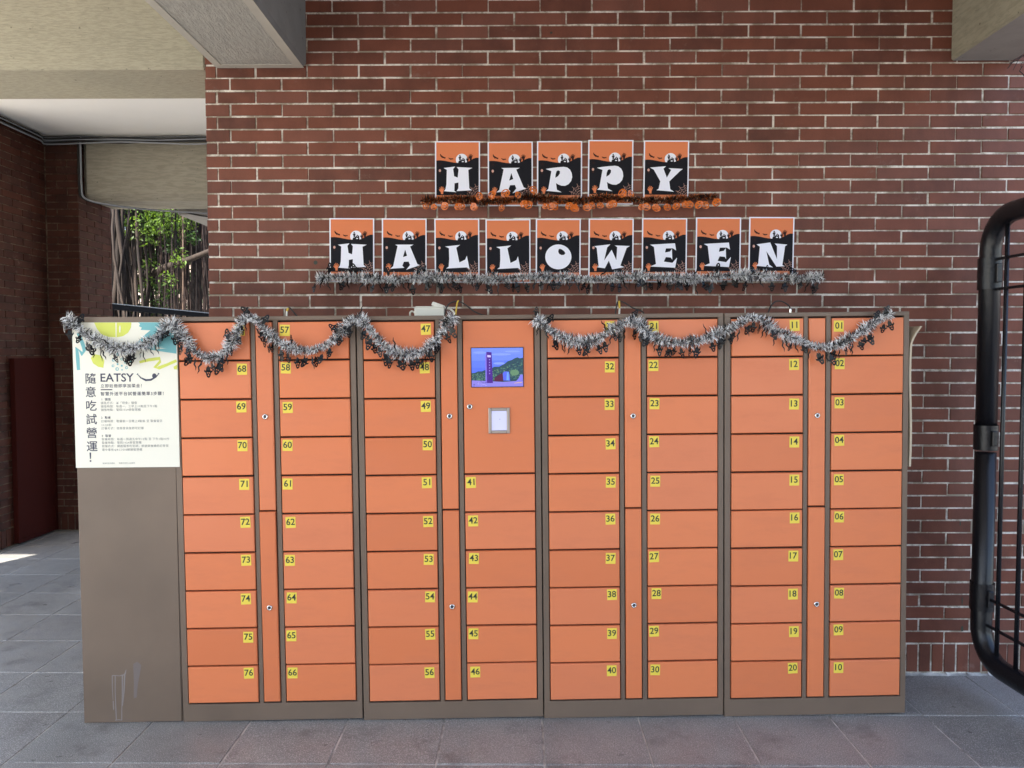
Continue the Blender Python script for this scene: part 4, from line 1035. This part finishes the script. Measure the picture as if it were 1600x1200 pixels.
for u_, v_, rr_ in ((200, 470, .2), (222, 478, .22), (245, 474, .18), (196, 420, .14), (270, 382, .14), (300, 372, .12), (232, 400, .14), (258, 452, .16), (205, 395, .12)):
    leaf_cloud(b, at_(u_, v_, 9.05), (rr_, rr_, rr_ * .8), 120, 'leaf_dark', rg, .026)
for _ in range(14):
    leaf_cloud(b, (-3.6 + rg.uniform(-1.4, 2.2), 6.2 + rg.uniform(-1, 1.5), 4.3 + rg.uniform(-.4, 1.4)), (.7, .7, .4), 160, 'leaf', rg, .06)
b.build('crown', bt)
# aerial roots, hundreds of thin hanging strands
def roots(par, n_, xr, yr, zr, rg, rad=(.004, .012)):
    b = MB()
    for _ in range(n_):
        x, y = rg.uniform(*xr), rg.uniform(*yr); z0 = rg.uniform(*zr[0]); z1 = rg.uniform(*zr[1]); k = 6
        w = rg.uniform(*rad); pts = []; xx = x; yy = y
        for i in range(k + 1):
            pts.append((xx, yy, z0 + (z1 - z0) * i / k)); xx += rg.uniform(-.035, .035); yy += rg.uniform(-.02, .02)
        b.tube(pts, [w * (1.1 - .7 * i / k) for i in range(k + 1)], 'root', 4, cap=False)
    o = tag(b.build('aerial_roots', par), kind='stuff'); return o
roots(bt, 420, (-4.0, -2.0), (5.2, 7.2), ((3.6, 4.6), (0.6, 2.6)), rg)
bt2 = empty('banyan_tree', (-2.2, 8.2, 0), label='second banyan behind, a dark curtain of hanging roots on the right', cat='tree'); bt2.location = (0, 0, 0)
mb = MB()
for k in range(5):
    bx, by = -2.05 + .12 * k, 7.6 + rg.uniform(-.2, .2)
    mb.tube([(bx + .06 * math.sin(i + k), by, -0.1 + i * .6) for i in range(10)], [.10 - .005 * i for i in range(10)], 'bark', 8)
mb.build('trunk', bt2, smooth=True)
b = MB()
for _ in range(16):
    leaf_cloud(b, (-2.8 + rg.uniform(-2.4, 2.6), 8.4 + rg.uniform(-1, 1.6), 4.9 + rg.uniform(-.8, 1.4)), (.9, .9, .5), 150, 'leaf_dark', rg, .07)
for _ in range(7):
    leaf_cloud(b, at_(rg.uniform(185, 320), rg.uniform(400, 480), 12.4), (.34, .3, .26), 60, 'leaf_dark', rg, .06)
b.build('crown', bt2)
roots(bt2, 560, (-4.4, -1.6), (7.4, 9.2), ((3.8, 5.2), (0.2, 2.3)), rg, (.006, .018))
# dark shrubbery behind and a sunlit pale wall further off
hd = MB(); rg = random.Random(12)
for _ in range(60):
    leaf_cloud(hd, (rg.uniform(-8, 1.5), 11.5 + rg.uniform(-.8, 1.2), rg.uniform(0.2, 3.8)), (1.0, .6, .6), 200, 'leaf_dark', rg, .085)
o = tag(hd.build('shrub_thicket'), kind='stuff')
mb = MB(); mb.box((-14, 16.0, -0.1), (4, 16.4, 4.6), 'pale_wall')
for i in range(14): mb.box((-13.5 + i * 1.25, 15.985, 1.0), (-12.9 + i * 1.25, 16.0, 2.6), 'gap')
tag(mb.build('distant_building'), label='pale sunlit building glimpsed between the hanging roots', cat='building')
